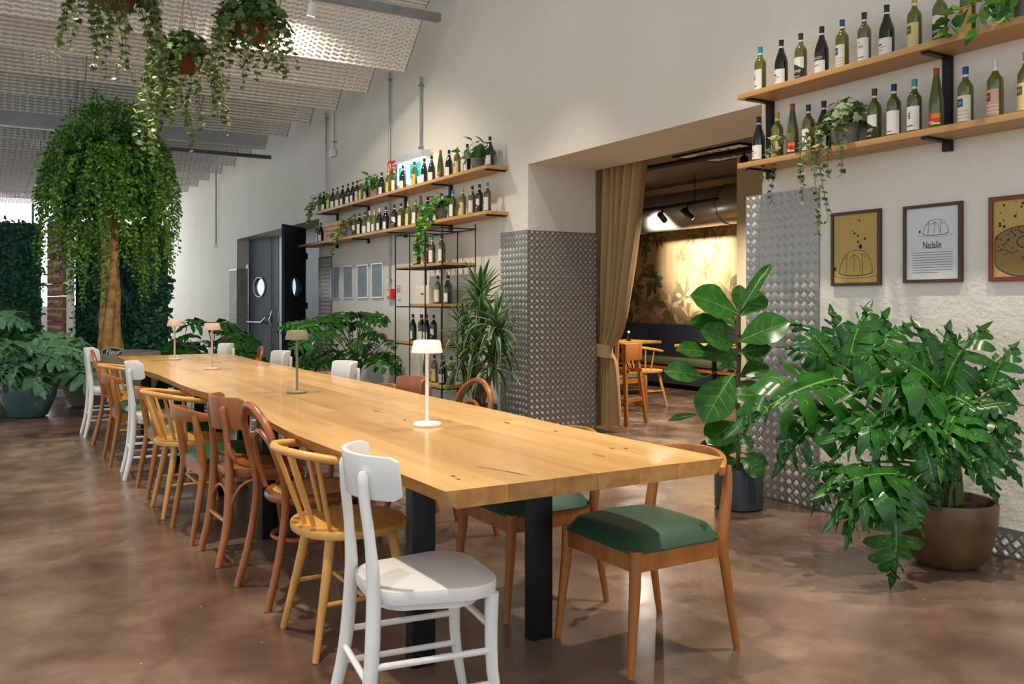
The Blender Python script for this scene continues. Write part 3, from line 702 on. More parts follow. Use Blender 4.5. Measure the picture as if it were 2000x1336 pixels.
def label_mesh(style, shape):
    k = (style, shape)
    if k in LABELS: return LABELS[k]
    r = RAD[shape] + .0007; g = G(); mats = []
    def m(n):
        if n not in mats: mats.append(n)
        return mats.index(n)
    W = 1.25; z0, z1 = .022, (.15 if shape == 'bord' else .112 if shape == 'burg' else .075)
    r2 = r + .0004
    if style == 'white':
        patch(g, r, -W, W, z0, z1, m('lab_white')); patch(g, r2, -.75, -.1, z1 - .04, z1 - .03, m('lab_ink')); patch(g, r2, -.6, .45, z1 - .052, z1 - .049, m('lab_ink')); patch(g, r2, -.7, .1, z0 + .02, z0 + .0225, m('lab_ink')); patch(g, r2, -.7, -.1, z0 + .028, z0 + .030, m('lab_ink'))
    elif style == 'plain':
        patch(g, r, -W, W, z0, z1, m('lab_white')); patch(g, r2, -.75, .2, z0 + .012, z0 + .016, m('lab_ink'))
    elif style == 'grape':
        patch(g, r, -W, W, z0, z1, m('lab_white'))
        for i in range(9): patch(g, r2, -.35 + .13 * (i % 3), -.24 + .13 * (i % 3), z1 - .05 - .008 * (i // 3), z1 - .044 - .008 * (i // 3), m('lab_ink'), 2)
        patch(g, r2, -.4, .05, z1 - .04, z1 - .034, m('lab_greensq'), 3); patch(g, r2, -.7, .4, z0 + .02, z0 + .026, m('lab_ink'))
    elif style == 'pre':
        patch(g, r, -W, W, z0, z1, m('lab_white')); ctext(g, 'LA', r2, z1 - .03, .016, m('lab_ink'), 0, -.2); ctext(g, 'PRE', r2, z1 - .058, .022, m('lab_ink')); patch(g, r2, -.6, .5, z0 + .016, z0 + .021, m('lab_ink'))
    elif style == 'wave':
        patch(g, r, -W, W, z0 - .006, z1, m('lab_white')); patch(g, r2, -W, W, z0 - .006, z1 - .055, m('lab_black'), 14, .014); ctext(g, 'ave', r2 + .0004, z0 + .034, .038, m('lab_white'), .3); patch(g, r2 + .0004, -.8, .5, z0 + .008, z0 + .014, m('lab_stripe'))
    elif style in ('blue', 'greensq', 'brownsq', 'redsq'):
        base = {'blue': 'lab_pale', 'greensq': 'lab_cream', 'brownsq': 'lab_yellow', 'redsq': 'lab_pink'}[style]; sq = {'blue': 'lab_bluesq', 'greensq': 'lab_greensq', 'brownsq': 'lab_brownsq', 'redsq': 'lab_redsq'}[style]
        patch(g, r, -W, W, z0 - .004, z1, m(base)); patch(g, r2, -.85, .25, z1 - .058, z1 - .016, m(sq)); patch(g, r2 + .0003, -.65, .05, z1 - .034, z1 - .031, m('lab_pale')); patch(g, r2 + .0003, -.6, 0, z1 - .042, z1 - .040, m('lab_pale'))
        for i in range(3): patch(g, r2, -W, W, z0 + .01 + i * .018, z0 + .016 + i * .018, m('lab_stripe' if style != 'redsq' else 'lab_pale'))
    elif style == 'red':
        patch(g, r, -1.0, 1.0, z0 + .01, z1 + .015, m('lab_red'), 10, .006); patch(g, r2, -.2, 1.0, z1 - .012, z1 + .012, m('lab_orange')); patch(g, r2, -.8, .2, z0 + .02, z0 + .024, m('lab_pale')); patch(g, r2, -.3, 1.0, z0 + .008, z0 + .016, m('lab_pale'))
    elif style == 'oggio':
        patch(g, r, -W, W, z0 - .01, z1 - .02, m('lab_white')); patch(g, r, -W, W, z1 - .02, z1 + .03, m('lab_black')); ctext(g, 'OGGIO', r2, z1 - .012, .022, m('lab_white')); patch(g, r2, -.5, .4, z1 - .05, z1 - .045, m('lab_ink'))
    me = g.mesh('label', mats, smooth=60); LABELS[k] = me; return me
GL = {}
def glass_mesh(shape, gl):
    if (shape, gl) not in GL: GL[(shape, gl)] = G().lathe(PROF[shape], 20).mesh('glass_body', 'glass_' + gl, smooth=50)
    return GL[(shape, gl)]
def cap_mesh(shape, cap):
    k = ('cap', shape, cap)
    if k not in GL:
        top = PROF[shape][-1][1]; h = .058
        GL[k] = G().lathe([(.0146, top - h), (.0146, top - .009), (.0158, top - .008), (.0158, top + .0006), (0, top + .0008)], 18, cap=False).mesh('capsule', 'cap_' + cap, smooth=40)
    return GL[k]
def band_mesh(shape):
    k = ('band', shape)
    if k not in GL:
        top = PROF[shape][-1][1]; GL[k] = G().lathe([(.0151, top - .052), (.0151, top - .04)], 18, cap=False).mesh('neck_band', 'lab_white', smooth=40)
    return GL[k]
CAPN = dict(teal='teal', black='black', brown='brown', blue='blue', navy='navy', yellow='yellow', red='red', white='white', purple='purple')
STYN = dict(white='white label', plain='plain white label', grape='white grape label', pre='white PRE label', wave='black-and-white label', blue='blue-square label', greensq='cream label', brownsq='yellow label', redsq='pink label', red='red label', oggio='black-topped label')
def bottle(loc, shape, gl, cap, style, where, group, rz=0, band=True):
    t_ = thing('wine_bottle', '%s-capped wine bottle with %s, %s' % (CAPN[cap], STYN[style], where), 'bottle', loc, -PI / 2 + rz, group)
    link('glass_body', glass_mesh(shape, gl), t_); link('capsule', cap_mesh(shape, cap), t_); link('label', label_mesh(style, shape), t_)
    if band and shape != 'flute': link('neck_band', band_mesh(shape), t_)
    return t_
br = random.Random(21)
def row(specs, z, X, where, group, conv=lambda q: q):
    for i, (px, shape, gl, cap, style) in enumerate(specs):
        y = P(conv(px), HY, X=X).y
        bottle((X, y, z + .0008), shape, gl, cap, style, where % num2(i + 1), group, br.uniform(-.35, .15))
def num2(n): return {1: '1st', 2: '2nd', 3: '3rd'}.get(n, '21st' if n == 21 else '22nd' if n == 22 else '23rd' if n == 23 else '%dth' % n)
BX = 4.31; z1_, z0_ = SZ[1] + ST, SZ[0] + ST
row([(1485, 'bord', 'olive', 'teal', 'grape'), (1526, 'burg', 'black', 'black', 'white'), (1564, 'bord', 'olive', 'brown', 'wave'), (1605, 'burg', 'black', 'black', 'oggio'), (1645, 'bord', 'olive', 'blue', 'blue'), (1688, 'bord', 'olive', 'brown', 'pre'), (1732, 'burg', 'dark', 'black', 'white'),
     (1786, 'bord', 'olive', 'yellow', 'greensq'), (1836, 'bord', 'olive', 'brown', 'wave'), (1890, 'bord', 'olive', 'brown', 'brownsq'), (1940, 'bord', 'green', 'black', 'plain'), (1986, 'bord', 'olive', 'blue', 'blue')],
    z1_, BX, '%s from archway, upper shelf over dessert prints', 'bottles on upper shelf over dessert prints')
row([(1482, 'burg', 'dark', 'black', 'white'), (1518, 'bord', 'olive', 'yellow', 'greensq'), (1548, 'flute', 'green', 'red', 'red'), (1579, 'bord', 'green', 'navy', 'plain'), (1609, 'burg', 'black', 'black', 'white'), (1708, 'bord', 'green', 'brown', 'wave'), (1746, 'bord', 'green', 'navy', 'plain'),
     (1786, 'bord', 'green', 'teal', 'grape'), (1829, 'flute', 'green', 'red', 'red'), (1886, 'bord', 'olive', 'blue', 'blue'), (1944, 'bord', 'olive', 'white', 'redsq'), (2004, 'bord', 'olive', 'yellow', 'greensq')],
    z0_, BX, '%s from archway, lower shelf over dessert prints', 'bottles on lower shelf over dessert prints')
zc = lambda q: 560 + q / 4.337
cyc = ['burg', 'bord']; 
up = [(1722, 'burg', 'black', 'black', 'white'), (1530, 'bord', 'dark', 'brown', 'plain'), (1445, 'bord', 'olive', 'yellow', 'greensq'), (1375, 'burg', 'dark', 'black', 'white'), (1303, 'flute', 'green', 'red', 'red'), (1228, 'burg', 'dark', 'black', 'plain'), (1165, 'burg', 'dark', 'black', 'plain'), (1082, 'bord', 'olive', 'brown', 'brownsq'), (985, 'burg', 'dark', 'black', 'white'),
      (912, 'bord', 'green', 'teal', 'plain'), (862, 'bord', 'olive', 'yellow', 'brownsq'), (805, 'burg', 'black', 'black', 'white'), (675, 'burg', 'dark', 'black', 'white'), (632, 'bord', 'olive', 'yellow', 'greensq'), (597, 'bord', 'dark', 'brown', 'redsq'), (560, 'burg', 'black', 'black', 'white'), (520, 'burg', 'dark', 'black', 'white'), (475, 'burg', 'dark', 'black', 'white'), (432, 'burg', 'green', 'black', 'plain'), (392, 'burg', 'dark', 'black', 'white'), (355, 'bord', 'olive', 'yellow', 'greensq'), (315, 'burg', 'dark', 'black', 'plain'), (285, 'bord', 'green', 'teal', 'plain')]
row(up, z1_, BX, '%s from archway, upper shelf beneath exit sign', 'bottles on upper shelf beneath exit sign', zc)
lo = [(1700, 'bord', 'green', 'teal', 'grape'), (1633, 'bord', 'dark', 'brown', 'wave'), (1572, 'bord', 'green', 'purple', 'plain'), (1490, 'bord', 'olive', 'yellow', 'greensq'), (1407, 'bord', 'green', 'teal', 'plain'), (1310, 'burg', 'dark', 'black', 'plain'), (1195, 'burg', 'dark', 'black', 'plain'), (1135, 'flute', 'green', 'red', 'red'), (1090, 'bord', 'green', 'teal', 'plain'), (1028, 'bord', 'olive', 'yellow', 'greensq'), (967, 'bord', 'green', 'navy', 'plain'),
      (912, 'bord', 'dark', 'brown', 'wave'), (840, 'burg', 'black', 'black', 'white'), (787, 'burg', 'dark', 'white', 'white'), (742, 'burg', 'olive', 'yellow', 'white'), (703, 'bord', 'olive', 'white', 'plain'), (662, 'burg', 'green', 'brown', 'plain'), (617, 'bord', 'black', 'purple', 'white'), (575, 'bord', 'green', 'brown', 'wave'), (290, 'burg', 'black', 'black', 'white'), (258, 'bord', 'green', 'brown', 'redsq')]
row(lo, z0_, BX, '%s from archway, lower shelf beneath exit sign', 'bottles on lower shelf beneath exit sign', zc)

# wooden crate on the lower shelf
yc0, yc1 = P(zc(430), HY, X=4.22).y, P(zc(315), HY, X=4.22).y
cr = thing('wooden_crate', 'slatted wooden wine crate on lower shelf beneath exit sign', 'crate', (4.33, (yc0 + yc1) / 2, z0_ + .001)); hw = (yc1 - yc0) / 2
for k in range(4):
    for s in (-1, 1): G().box(s * .1 - .006, s * .1 + .006, -hw, hw, .005 + k * .062, .058 + k * .062).obj('slat', 'crate_wood', cr)
for s in (-1, 1): G().box(-.094, .094, s * hw - .01, s * hw + .01, 0, .25).obj('end_board', 'crate_wood', cr)
G().box(-.094, .094, -hw + .01, hw - .01, 0, .008).obj('bottom', 'crate_wood', cr)

# ================================================================ WIRE RACK
ry = [9.38, 8.98, 8.58, 8.17]; RX0, RX1 = 4.03, 4.42
rk = thing('wire_rack', 'tall black wire rack with oak shelves between two leafy plants', 'rack', (4.22, 8.78, 0))
def rp(x, y, z): return (x - 4.22, y - 8.78, z)
RT = 2.08; lev = [(.41, 1, 3), (.84, 0, 2), (1.26, 1, 3), (1.69, 0, 3)]
for i, y in enumerate(ry):
    for x in (RX0, RX1): G().tube([rp(x, y, 0), rp(x, y, RT if i < 3 else 2.12)], .007, 6).obj('post', 'black_metal', rk)
for z in [a for a, _, _ in lev] + [RT]:
    for x in (RX0, RX1): G().tube([rp(x, ry[0], z - .012), rp(x, ry[-1], z - .012)], .007, 6).obj('rail', 'black_metal', rk)
    for y in ry: G().tube([rp(RX0, y, z - .012), rp(RX1, y, z - .012)], .007, 6).obj('rail', 'black_metal', rk)
for z, a, b in lev: G().box(RX0 - 4.22 + .008, RX1 - 4.22 - .008, ry[b] - 8.78, ry[a] - 8.78, z - .004, z + .022).obj('shelf_board', 'shelf_oak', rk)
def rack_row(specs, z, lv):
    for i, (y, x, shape, gl, cap, style) in enumerate(specs):
        bottle((x, y, z + .0228), shape, gl, cap, style, '%s from dracaena, %s rack shelf' % (num2(i + 1), lv), 'bottles in the wire rack', br.uniform(-.4, .3))
rack_row([(8.42, 4.15, 'bord', 'green', 'brown', 'plain'), (8.56, 4.22, 'burg', 'dark', 'black', 'white'), (8.68, 4.16, 'bord', 'green', 'teal', 'plain'), (8.9, 4.2, 'flute', 'green', 'brown', 'red'), (9.02, 4.14, 'bord', 'green', 'navy', 'grape')], 1.69, 'top')
rack_row([(8.26, 4.14, 'burg', 'black', 'black', 'white'), (8.36, 4.2, 'bord', 'dark', 'red', 'red'), (8.48, 4.13, 'bord', 'olive', 'brown', 'plain')], 1.26, 'second')
rack_row([(8.64, 4.16, 'bord', 'dark', 'brown', 'wave'), (8.82, 4.16, 'burg', 'dark', 'black', 'white'), (8.94, 4.16, 'burg', 'black', 'black', 'white'), (9.05, 4.2, 'bord', 'olive', 'navy', 'plain'), (9.18, 4.16, 'burg', 'dark', 'black', 'plain')], .84, 'third')
rack_row([(8.22, 4.16, 'bord', 'olive', 'black', 'wave'), (8.34, 4.12, 'burg', 'black', 'black', 'white'), (8.44, 4.18, 'burg', 'dark', 'black', 'white'), (8.6, 4.15, 'bord', 'olive', 'brown', 'greensq'), (8.84, 4.16, 'flute', 'green', 'brown', 'red')], .41, 'lowest')
bxo = thing('gift_box', 'flat cream cardboard box on second shelf of wire rack', 'box', (4.2, 8.76, 1.2828))
G().box(-.12, .12, -.17, .17, 0, .2).obj('carton', 'lab_pale', bxo, bevel=.004)
G().box(-.1212, -.12, -.04, .04, .1, .115).obj('print', 'lab_ink', bxo, smooth=None)
# ================================================================ PICTURES
def ribbon(g, pts, w, x, m=0):
    """flat ink line on a plane of constant x; pts (y,z)"""
    for i in range(len(pts) - 1):
        a = V((0, *pts[i])); b = V((0, *pts[i + 1])); d_ = (b - a)
        if d_.length < 1e-6: continue
        n_ = V((0, -d_.z, d_.y)).normalized() * w / 2; e = d_.normalized() * w * .3
        g.add([(x, *(q.yz)) for q in (a - e - n_, b + e - n_, b + e + n_, a - e + n_)], [(0, 1, 2, 3)], m)
def picture(c, wallx, fmat, paper, label, fw=.018, group=None, name='framed_print'):
    """c = pixel corners x0,x1 and top-left/bottom-left y, taken on the wall"""
    x0, x1, yt, yb = c; a = P(x0, yt, X=wallx - .02); b = P(x1, yt, X=wallx - .02); bz = P(x0, yb, X=wallx - .02).z
    W = a.y - b.y; Hh = a.z - bz
    t_ = thing(name, label, 'picture', (wallx, (a.y + b.y) / 2, bz), 0, group)
    for s in (-1, 1): G().box(-.024, -.001, s * (W / 2 - fw / 2) - fw / 2, s * (W / 2 - fw / 2) + fw / 2, 0, Hh).obj('frame_side', fmat, t_)
    for z in (0, Hh - fw): G().box(-.024, -.001, -W / 2 + fw, W / 2 - fw, z, z + fw).obj('frame_rail', fmat, t_)
    G().box(-.014, -.002, -W / 2 + fw, W / 2 - fw, fw, Hh - fw).obj('paper', paper, t_, smooth=None)
    return t_, W, Hh
def cake(g, cy, z0, w, h, x, lw):
    """fluted dome cake in ink line; y runs to the left in the photograph"""
    def q(u, v): return (cy - u * w, z0 + v * h)
    ribbon(g, [q(*p) for p in ((-.5, .12), (-.47, .3), (-.4, .6), (-.33, .8), (-.2, .95), (0, 1), (.2, .97), (.33, .85), (.42, .6), (.48, .35), (.5, .2), (.46, .12))], lw, x)
    ribbon(g, [q(.5 * math.cos(a), .14 + .14 * math.sin(a)) for a in [PI + PI * i / 14 for i in range(15)]], lw * 1.5, x)
    for a, b in (((-.26, .84), (-.3, .1)), ((-.05, .84), (-.06, .15)), ((.18, .86), (.2, .05)), ((.18, .86), (.3, .7)), ((-.26, .84), (-.36, .66)), ((-.05, .84), (-.18, .68)), ((-.05, .84), (.1, .66)), ((.1, .66), (.14, .2))):
        ribbon(g, [q(*a), q((a[0] + b[0]) / 2 + .02, (a[1] + b[1]) / 2), q(*b)], lw, x)
    ribbon(g, [q(.66 * math.cos(a), .05 + .15 * math.sin(a)) for a in [PI * .9 + PI * 1.2 * i / 16 for i in range(17)]], lw * .6, x)
    for i in range(7): ribbon(g, [q(-.62 + .03 * math.cos(k), .2 + .03 * i * .7 + .03 * math.sin(k)) for k in range(5)], lw * .8, x)
def dot(g, y, z, r, x, m=0): g.add([(x, y + r * math.cos(k * PI / 4), z + r * 1.1 * math.sin(k * PI / 4)) for k in range(8)], [tuple(range(8))], m)
t_, W, Hh = picture((1623, 1719, 417, 559), WX, 'frame_brown', 'paper_kraft', 'dark-framed ochre print of a fluted cake beneath falling crumbs')
g = G(); cake(g, 0, .06, W * .68, Hh * .34, -.0146, .0028)
for u, v, r in ((-.1, .9, .003), (.02, .88, .003), (.08, .87, .006), (-.12, .84, .003), (.05, .77, .003), (-.02, .70, .007), (.05, .665, .007), (.22, .74, .003), (.19, .62, .008), (.05, .585, .007), (.1, .52, .013), (-.06, .735, .004)): (lambda gg: (dot(gg, -u * W, v * Hh, r, -.0146), gg.obj('crumb', 'ink', t_, smooth=None)))(G())
g.obj('drawing', 'ink', t_, smooth=None)
t_, W, Hh = picture((1764, 1878, 404, 553), WX, 'frame_brown', 'paper_white', 'dark-framed white print lettered Nadalin with a cake sketch')
g = G(); cake(g, -.02, Hh * .60, W * .44, Hh * .20, -.0146, .0022)
vs, fs = text_geo('Nadalin', 0, .01); g.obj('drawing', 'ink', t_, smooth=None); G().add([(-.0146, -x * .036 - .0, Hh * .435 + y * .056) for x, y in vs], fs).obj('lettering', 'ink', t_, smooth=None)
g = G()
for i in range(9): ribbon(g, [(W * .34, Hh * (.385 - .032 * i)), (-W * (.34 if i < 8 else .1), Hh * (.385 - .032 * i))], .0035, -.0146)
g.obj('text_lines', 'ink_soft', t_, smooth=None)
t_, W, Hh = picture((1931, 2042, 386, 550), WX, 'frame_red', 'paper_kraft', 'red-brown framed ochre print of a sugared ring doughnut', .022)
g = G(); cy, cz = -.03, Hh * .36
ring = [(cy + .17 * math.cos(a), cz + .12 * math.sin(a) * (1 if math.sin(a) > 0 else 1.1)) for a in [2 * PI * i / 30 for i in range(31)]]
ring = [(min(max(y, -W / 2 + .03), W / 2 - .03), z) for y, z in ring]
g.add([(-.0144, y, z) for y, z in ring[:-1]], [tuple(range(30))]); g.obj('doughnut_shade', 'kraft_dark', t_, smooth=None)
g = G(); ribbon(g, ring, .004, -.0148); g.obj('outline', 'ink', t_, smooth=None); g = G(); ribbon(g, [(cy - .02 + .05 * math.cos(a), cz + .04 + .03 * math.sin(a)) for a in [2 * PI * i / 20 for i in range(21)]], .005, -.0148)
dr_ = random.Random(4)
for i in range(60):
    a = dr_.uniform(0, 2 * PI); r = dr_.uniform(.45, .95); y = cy + .15 * r * math.cos(a); z = cz + .035 + .085 * r * math.sin(a); k = dr_.uniform(0, PI)
    if abs(y) < W / 2 - .04: (lambda gg: (ribbon(gg, [(y, z), (y + .012 * math.cos(k), z + .012 * math.sin(k))], .004, -.0148), gg.obj('sprinkle', 'ink', t_, smooth=None)))(G())
for i in range(16): gg = G(); dot(gg, dr_.uniform(-.1, W / 2 - .03), Hh * dr_.uniform(.62, .93), dr_.uniform(.003, .008), -.0148); gg.obj('crumb', 'ink', t_, smooth=None)
g.obj('drawing', 'ink', t_, smooth=None)
for i, (x0, x1, a, b, mo) in enumerate(((645, 663, 523, 584, 0), (670, 689, 520.5, 583, 1), (697.5, 718, 518, 582.5, 2), (725.5, 747.5, 515, 582, 3))):
    t_, W, Hh = picture((x0, x1, a, b), WL, 'frame_silver', 'paper_grey', 'silver-framed grey sketch, %s from the red alarm box' % num[3 - i], .014, 'four small silver frames', 'small_picture')
    g = G(); pr = random.Random(i)
    z = Hh * (.35, .62, .45, .6)[i]
    ribbon(g, [(W * .3, z), (W * .1, z + .06), (0, z + .09), (-W * .12, z + .05), (-W * .3, z + .01)], .006, -.0146)
    for k in range(5): ribbon(g, [(pr.uniform(-.3, .3) * W, z - .01 - .02 * k), (pr.uniform(-.3, .3) * W, z - .03 - .02 * k)], .004, -.0146)
    g.obj('drawing', 'charcoal', t_, smooth=None)

# ================================================================ WALL FITTINGS
def conduit(px, ytop, ybot, label, r=.013, X=WL - .03):
    a = P(px, ytop, X=X); b = P(px, ybot, X=X); t_ = thing('conduit', label, 'conduit', (b.x, b.y, b.z))
    G().tube([(0, 0, 0), (0, 0, a.z - b.z)], r, 8).obj('pipe', 'galv', t_)
    n = max(2, int((a.z - b.z) / .7))
    for i in range(n): G().box(-.022, .028, -.022, .022, .1 + i * (a.z - b.z - .2) / max(1, n - 1) - .012, .1 + i * (a.z - b.z - .2) / max(1, n - 1) + .012).obj('clip', 'galv', t_)
    return t_
conduit(822, 150, 305, 'grey wall conduit rising from the exit sign to mesh ceiling', .016)
conduit(761, 140, 562, 'long grey wall conduit above the red alarm box')
conduit(637, 218, 405, 'grey wall conduit behind the bottles with a junction box')
t_ = conduit(653, 190, 290, 'short black drop conduit ending at white junction box', .008); 
p = P(649, 307, X=WL - .04); jb = thing('junction_box', 'white round junction box on wall above bottle shelf', 'junction box', p)
G().box(-.03, .03, -.09, .09, 0, .12).obj('cover', 'white_trim', jb, bevel=.02); 
p = P(422, 485, X=WL - .05); cn = thing('pendant_cable', 'thin cable with small glass end hanging by far wall', 'cable', p)
G().tube([(0, 0, .12), (0, 0, P(422, 265, X=WL - .05).z - p.z)], .012, 6).obj('cable', 'charcoal', cn); G().lathe([(0, 0), (.04, .03), (.045, .07), (.03, .1), (.02, .13), (0, .13)], 12).obj('bulb', 'clear_glass', cn)
# exit sign
a = P(776, 303, X=4.36); b = P(828, 360, X=4.36)
ex = thing('exit_sign', 'lit teal emergency exit sign above the bottle shelf', 'sign', (4.37, (a.y + b.y) / 2, 2.74)); W = a.y - b.y
G().box(-.04, .08, -W / 2, W / 2, .26, .34).obj('housing', 'panel_grey', ex, bevel=.005)
G().box(-.018, .018, -W / 2 + .02, W / 2 - .02, .0, .26).obj('light_panel', 'exit_light', ex, smooth=None)
g = G(); x = -.0186
def er(y0, y1, z0, z1): g.add([(x, y0, z0), (x, y1, z0), (x, y1, z1), (x, y0, z1)], [(0, 1, 2, 3)])
er(W * .42, W * .32, .04, .21); g.obj('door_bar', 'exit_teal', ex, smooth=None); g = G(); er(-.01, -W * .4, .04, .21); g.obj('pictogram', 'exit_teal', ex, smooth=None)
g = G(); yy = W * .16
dot(g, yy, .19, .016, x); ribbon(g, [(yy + .02, .165), (yy, .12), (yy + .04, .07), (yy + .07, .05)], .018, x); ribbon(g, [(yy, .12), (yy - .03, .09), (yy - .02, .05)], .016, x); ribbon(g, [(yy + .06, .15), (yy + .02, .16), (yy - .04, .13)], .012, x)
g.obj('running_figure', 'exit_teal', ex, smooth=None)
g = G(); ribbon(g, [(-W * .12, .125), (-W * .28, .125)], .022, x - .0006); g.add([(x - .0006, -W * .26, .165), (x - .0006, -W * .35, .125), (x - .0006, -W * .26, .085)], [(0, 1, 2)]); g.obj('arrow', 'sign_white', ex, smooth=None)
p = P(762, 327, X=WL - .0555); fs_ = thing('fire_hose_sign', 'round red fire hose sign beside the exit sign', 'sign', p)
g = G(); g.tube([(-.01, 0, 0), (.01, 0, 0)], .085, 20); g.box(-.008, .008, -.26, -.05, -.06, .07); g.obj('plate', 'red_plastic', fs_)
g = G(); g.tube([(-.0115, .04 * math.cos(a), .04 * math.sin(a)) for a in [2 * PI * i / 16 for i in range(16)]], .008, 4, closed=True); ribbon(g, [(-.09, .02), (-.22, .02)], .014, -.0095); ribbon(g, [(-.09, -.02), (-.22, -.02)], .014, -.0095); g.obj('symbol', 'sign_white', fs_, smooth=None)
p = P(764, 584, X=WL - .03); al = thing('alarm_box', 'red fire alarm call box on wall beside wire rack', 'alarm', p)
G().box(-.03, .028, -.07, .07, 0, .13).obj('housing', 'red_plastic', al, bevel=.006); G().box(-.034, -.029, .0, .055, .035, .095).obj('button_plate', 'sign_white', al)
p = P(779.5, 585, X=WL - .008); al = thing('alarm_sign', 'small red and white fire notice behind wire rack', 'sign', p)
G().box(-.004, .004, -.05, .05, 0, .18).obj('plate', 'sign_white', al); G().box(-.006, -.004, -.05, .05, .09, .18).obj('red_field', 'red_plastic', al)
g = G(); ribbon(g, [(0, .105), (0, .15)], .02, -.0066); ribbon(g, [(.02, .16), (-.02, .16)], .014, -.0066); g.obj('symbol', 'sign_white', al, smooth=None)

# ================================================================ CURTAIN
def curtain():
    zt, zb, ztie = 2.66, .03, .83
    t_ = thing('curtain', 'tan floor-length curtain tied back at the archway', 'curtain', (5.385, 7.1, 0))
    g = G(); nu, nv = 110, 60
    def fn(u, v):
        z = zt + (zb - zt) * v
        if z > ztie:
            k = ((z - ztie) / (zt - ztie)); e = k ** .62
            y0 = 7.25 + (7.47 - 7.25) * e ** .5; y1 = 7.05 + (6.57 - 7.05) * e
            amp = .045 + .025 * k
        else:
            k = (ztie - z) / (ztie - zb); y0 = 7.25 + .1 * min(1, k * 2) ** .7; y1 = 7.05 - .1 * k ** .6; amp = .035 + .02 * k
        pinch = math.exp(-((z - ztie) / .09) ** 2)
        y = y0 + (y1 - y0) * u
        a = amp * (1 - .55 * pinch); ph = u * 2 * PI * 7.5 + .35 * math.sin(u * 9)
        return (a * math.sin(ph) + .012 * math.sin(ph * 2.3 + z * 2) - .05 * pinch, y - 7.1, z + (.05 * u if v > .97 else 0))
    g.grid(fn, nu, nv); g.obj('drape', 'fabric', t_, smooth=80)
    g = G()
    pts = [(.075 * math.cos(a) - .05, .05 + .125 * math.sin(a), ztie + .015 * math.sin(a) - .01) for a in [2 * PI * i / 24 for i in range(24)]]
    vs = []; fs = []
    for p in pts: vs += [(p[0], p[1], p[2] - .065), (p[0] * 1.04, p[1] * 1.04, p[2] + .065)]
    for i in range(24): j = (i + 1) % 24; fs.append((2 * i, 2 * j, 2 * j + 1, 2 * i + 1))
    g.add(vs, fs); g.obj('tie_back', 'fabric', t_, smooth=80)
    G().tube([(.0, .42, zt + .02), (.0, -3.0, zt + .02)], .012, 8).obj('rod', 'black_metal', t_)
curtain()

# ================================================================ ROOM BEYOND: bench, tables, chairs
bn = thing('banquette', 'long dark banquette bench along the mural wall', 'bench', (8.9, 9.3, 0))
for i in range(5):
    y0 = -3.4 + i * 1.3; G().box(.28, .46, y0, y0 + 1.285, .42, .96).obj('back_cushion', 'navy_fabric', bn, bevel=.03)
    G().box(-.1, .3, y0, y0 + 1.285, .36, .46).obj('seat_cushion', 'bench_seat', bn, bevel=.03)
G().box(-.05, .46, -3.4, 3.1, .08, .36).obj('base', 'navy_fabric', bn); G().box(-.07, -.052, -3.4, 3.1, .29, .34).obj('front_rail', 'teak', bn)
def cafe_table(x, y, label):
    t_ = thing('cafe_table', label, 'table', (x, y, 0))
    G().box(-.36, .36, -.36, .36, .72, .755).obj('top', 'beech', t_, bevel=.004); G().tube([(0, 0, .02), (0, 0, .72)], .03, 10).obj('column', 'black_metal', t_); G().lathe([(0, 0), (.22, 0), (.22, .015), (.04, .03), (0, .03)], 20).obj('foot', 'black_metal', t_)
    return t_
p = P(1222, 676, Z=.755); cafe_table(7.85, P(1222, 676, X=7.85).y, 'small square oak cafe table near the curtain')
cafe_table(8.05, P(1395, 676, X=8.05).y, 'small square oak cafe table behind the fiddle leaf fig')
yv = P(1228, 660, X=7.75).y
vz = thing('flower_glass', 'small dark glass with one white flower on cafe table', 'vase', (7.75, yv, .7558))
G().lathe([(0, 0), (.035, 0), (.04, .09), (.036, .09), (.03, .01), (0, .01)], 14).obj('glass', 'glass_dark', vz); G().tube([(0, 0, .01), (.01, 0, .12)], .003, 5).obj('stalk', 'stem', vz); G().lathe([(0, .1), (.022, .12), (.018, .14), (0, .145)], 8).obj('bloom', 'white_trim', vz)
put_chair('B', 7.12, P(1256, 700, X=7.1).y, -PI / 2 + .15, 'in the room behind the curtain', 'chairs in the inner room')
put_chair('E', 6.45, P(1212, 700, X=6.45).y + .0, -PI / 2 - .1, 'partly behind the tied curtain', 'chairs in the inner room')
hc = thing('high_chair', 'tall wooden high chair half hidden by the curtain', 'high chair', (5.86, 7.55, 0), .35)
for s in (-1, 1):
    for q in (-1, 1): G().box(-.018, .018, -.018, .018, 0, .86, mat=Matrix.Translation((s * .2, q * .2, 0)) @ Matrix.Shear('XY', 4, (-s * .1, -q * .1))).obj('leg', 'teak', hc)
    for z in (.2, .55): G().box(s * (.18 - z * .1) - .01, s * (.18 - z * .1) + .01, -.19, .19, z, z + .04).obj('rail', 'teak', hc)
    G().box(-.18, .18, s * (.17) - .01, s * (.17) + .01, .24, .28).obj('rail', 'teak', hc)
G().box(-.15, .15, -.15, .15, .53, .55).obj('seat', 'teak', hc); G().box(-.17, .17, -.17, -.13, .68, .86).obj('backrest', 'teak', hc, bevel=.006)

# ================================================================ PLANTS
lr = random.Random(77)
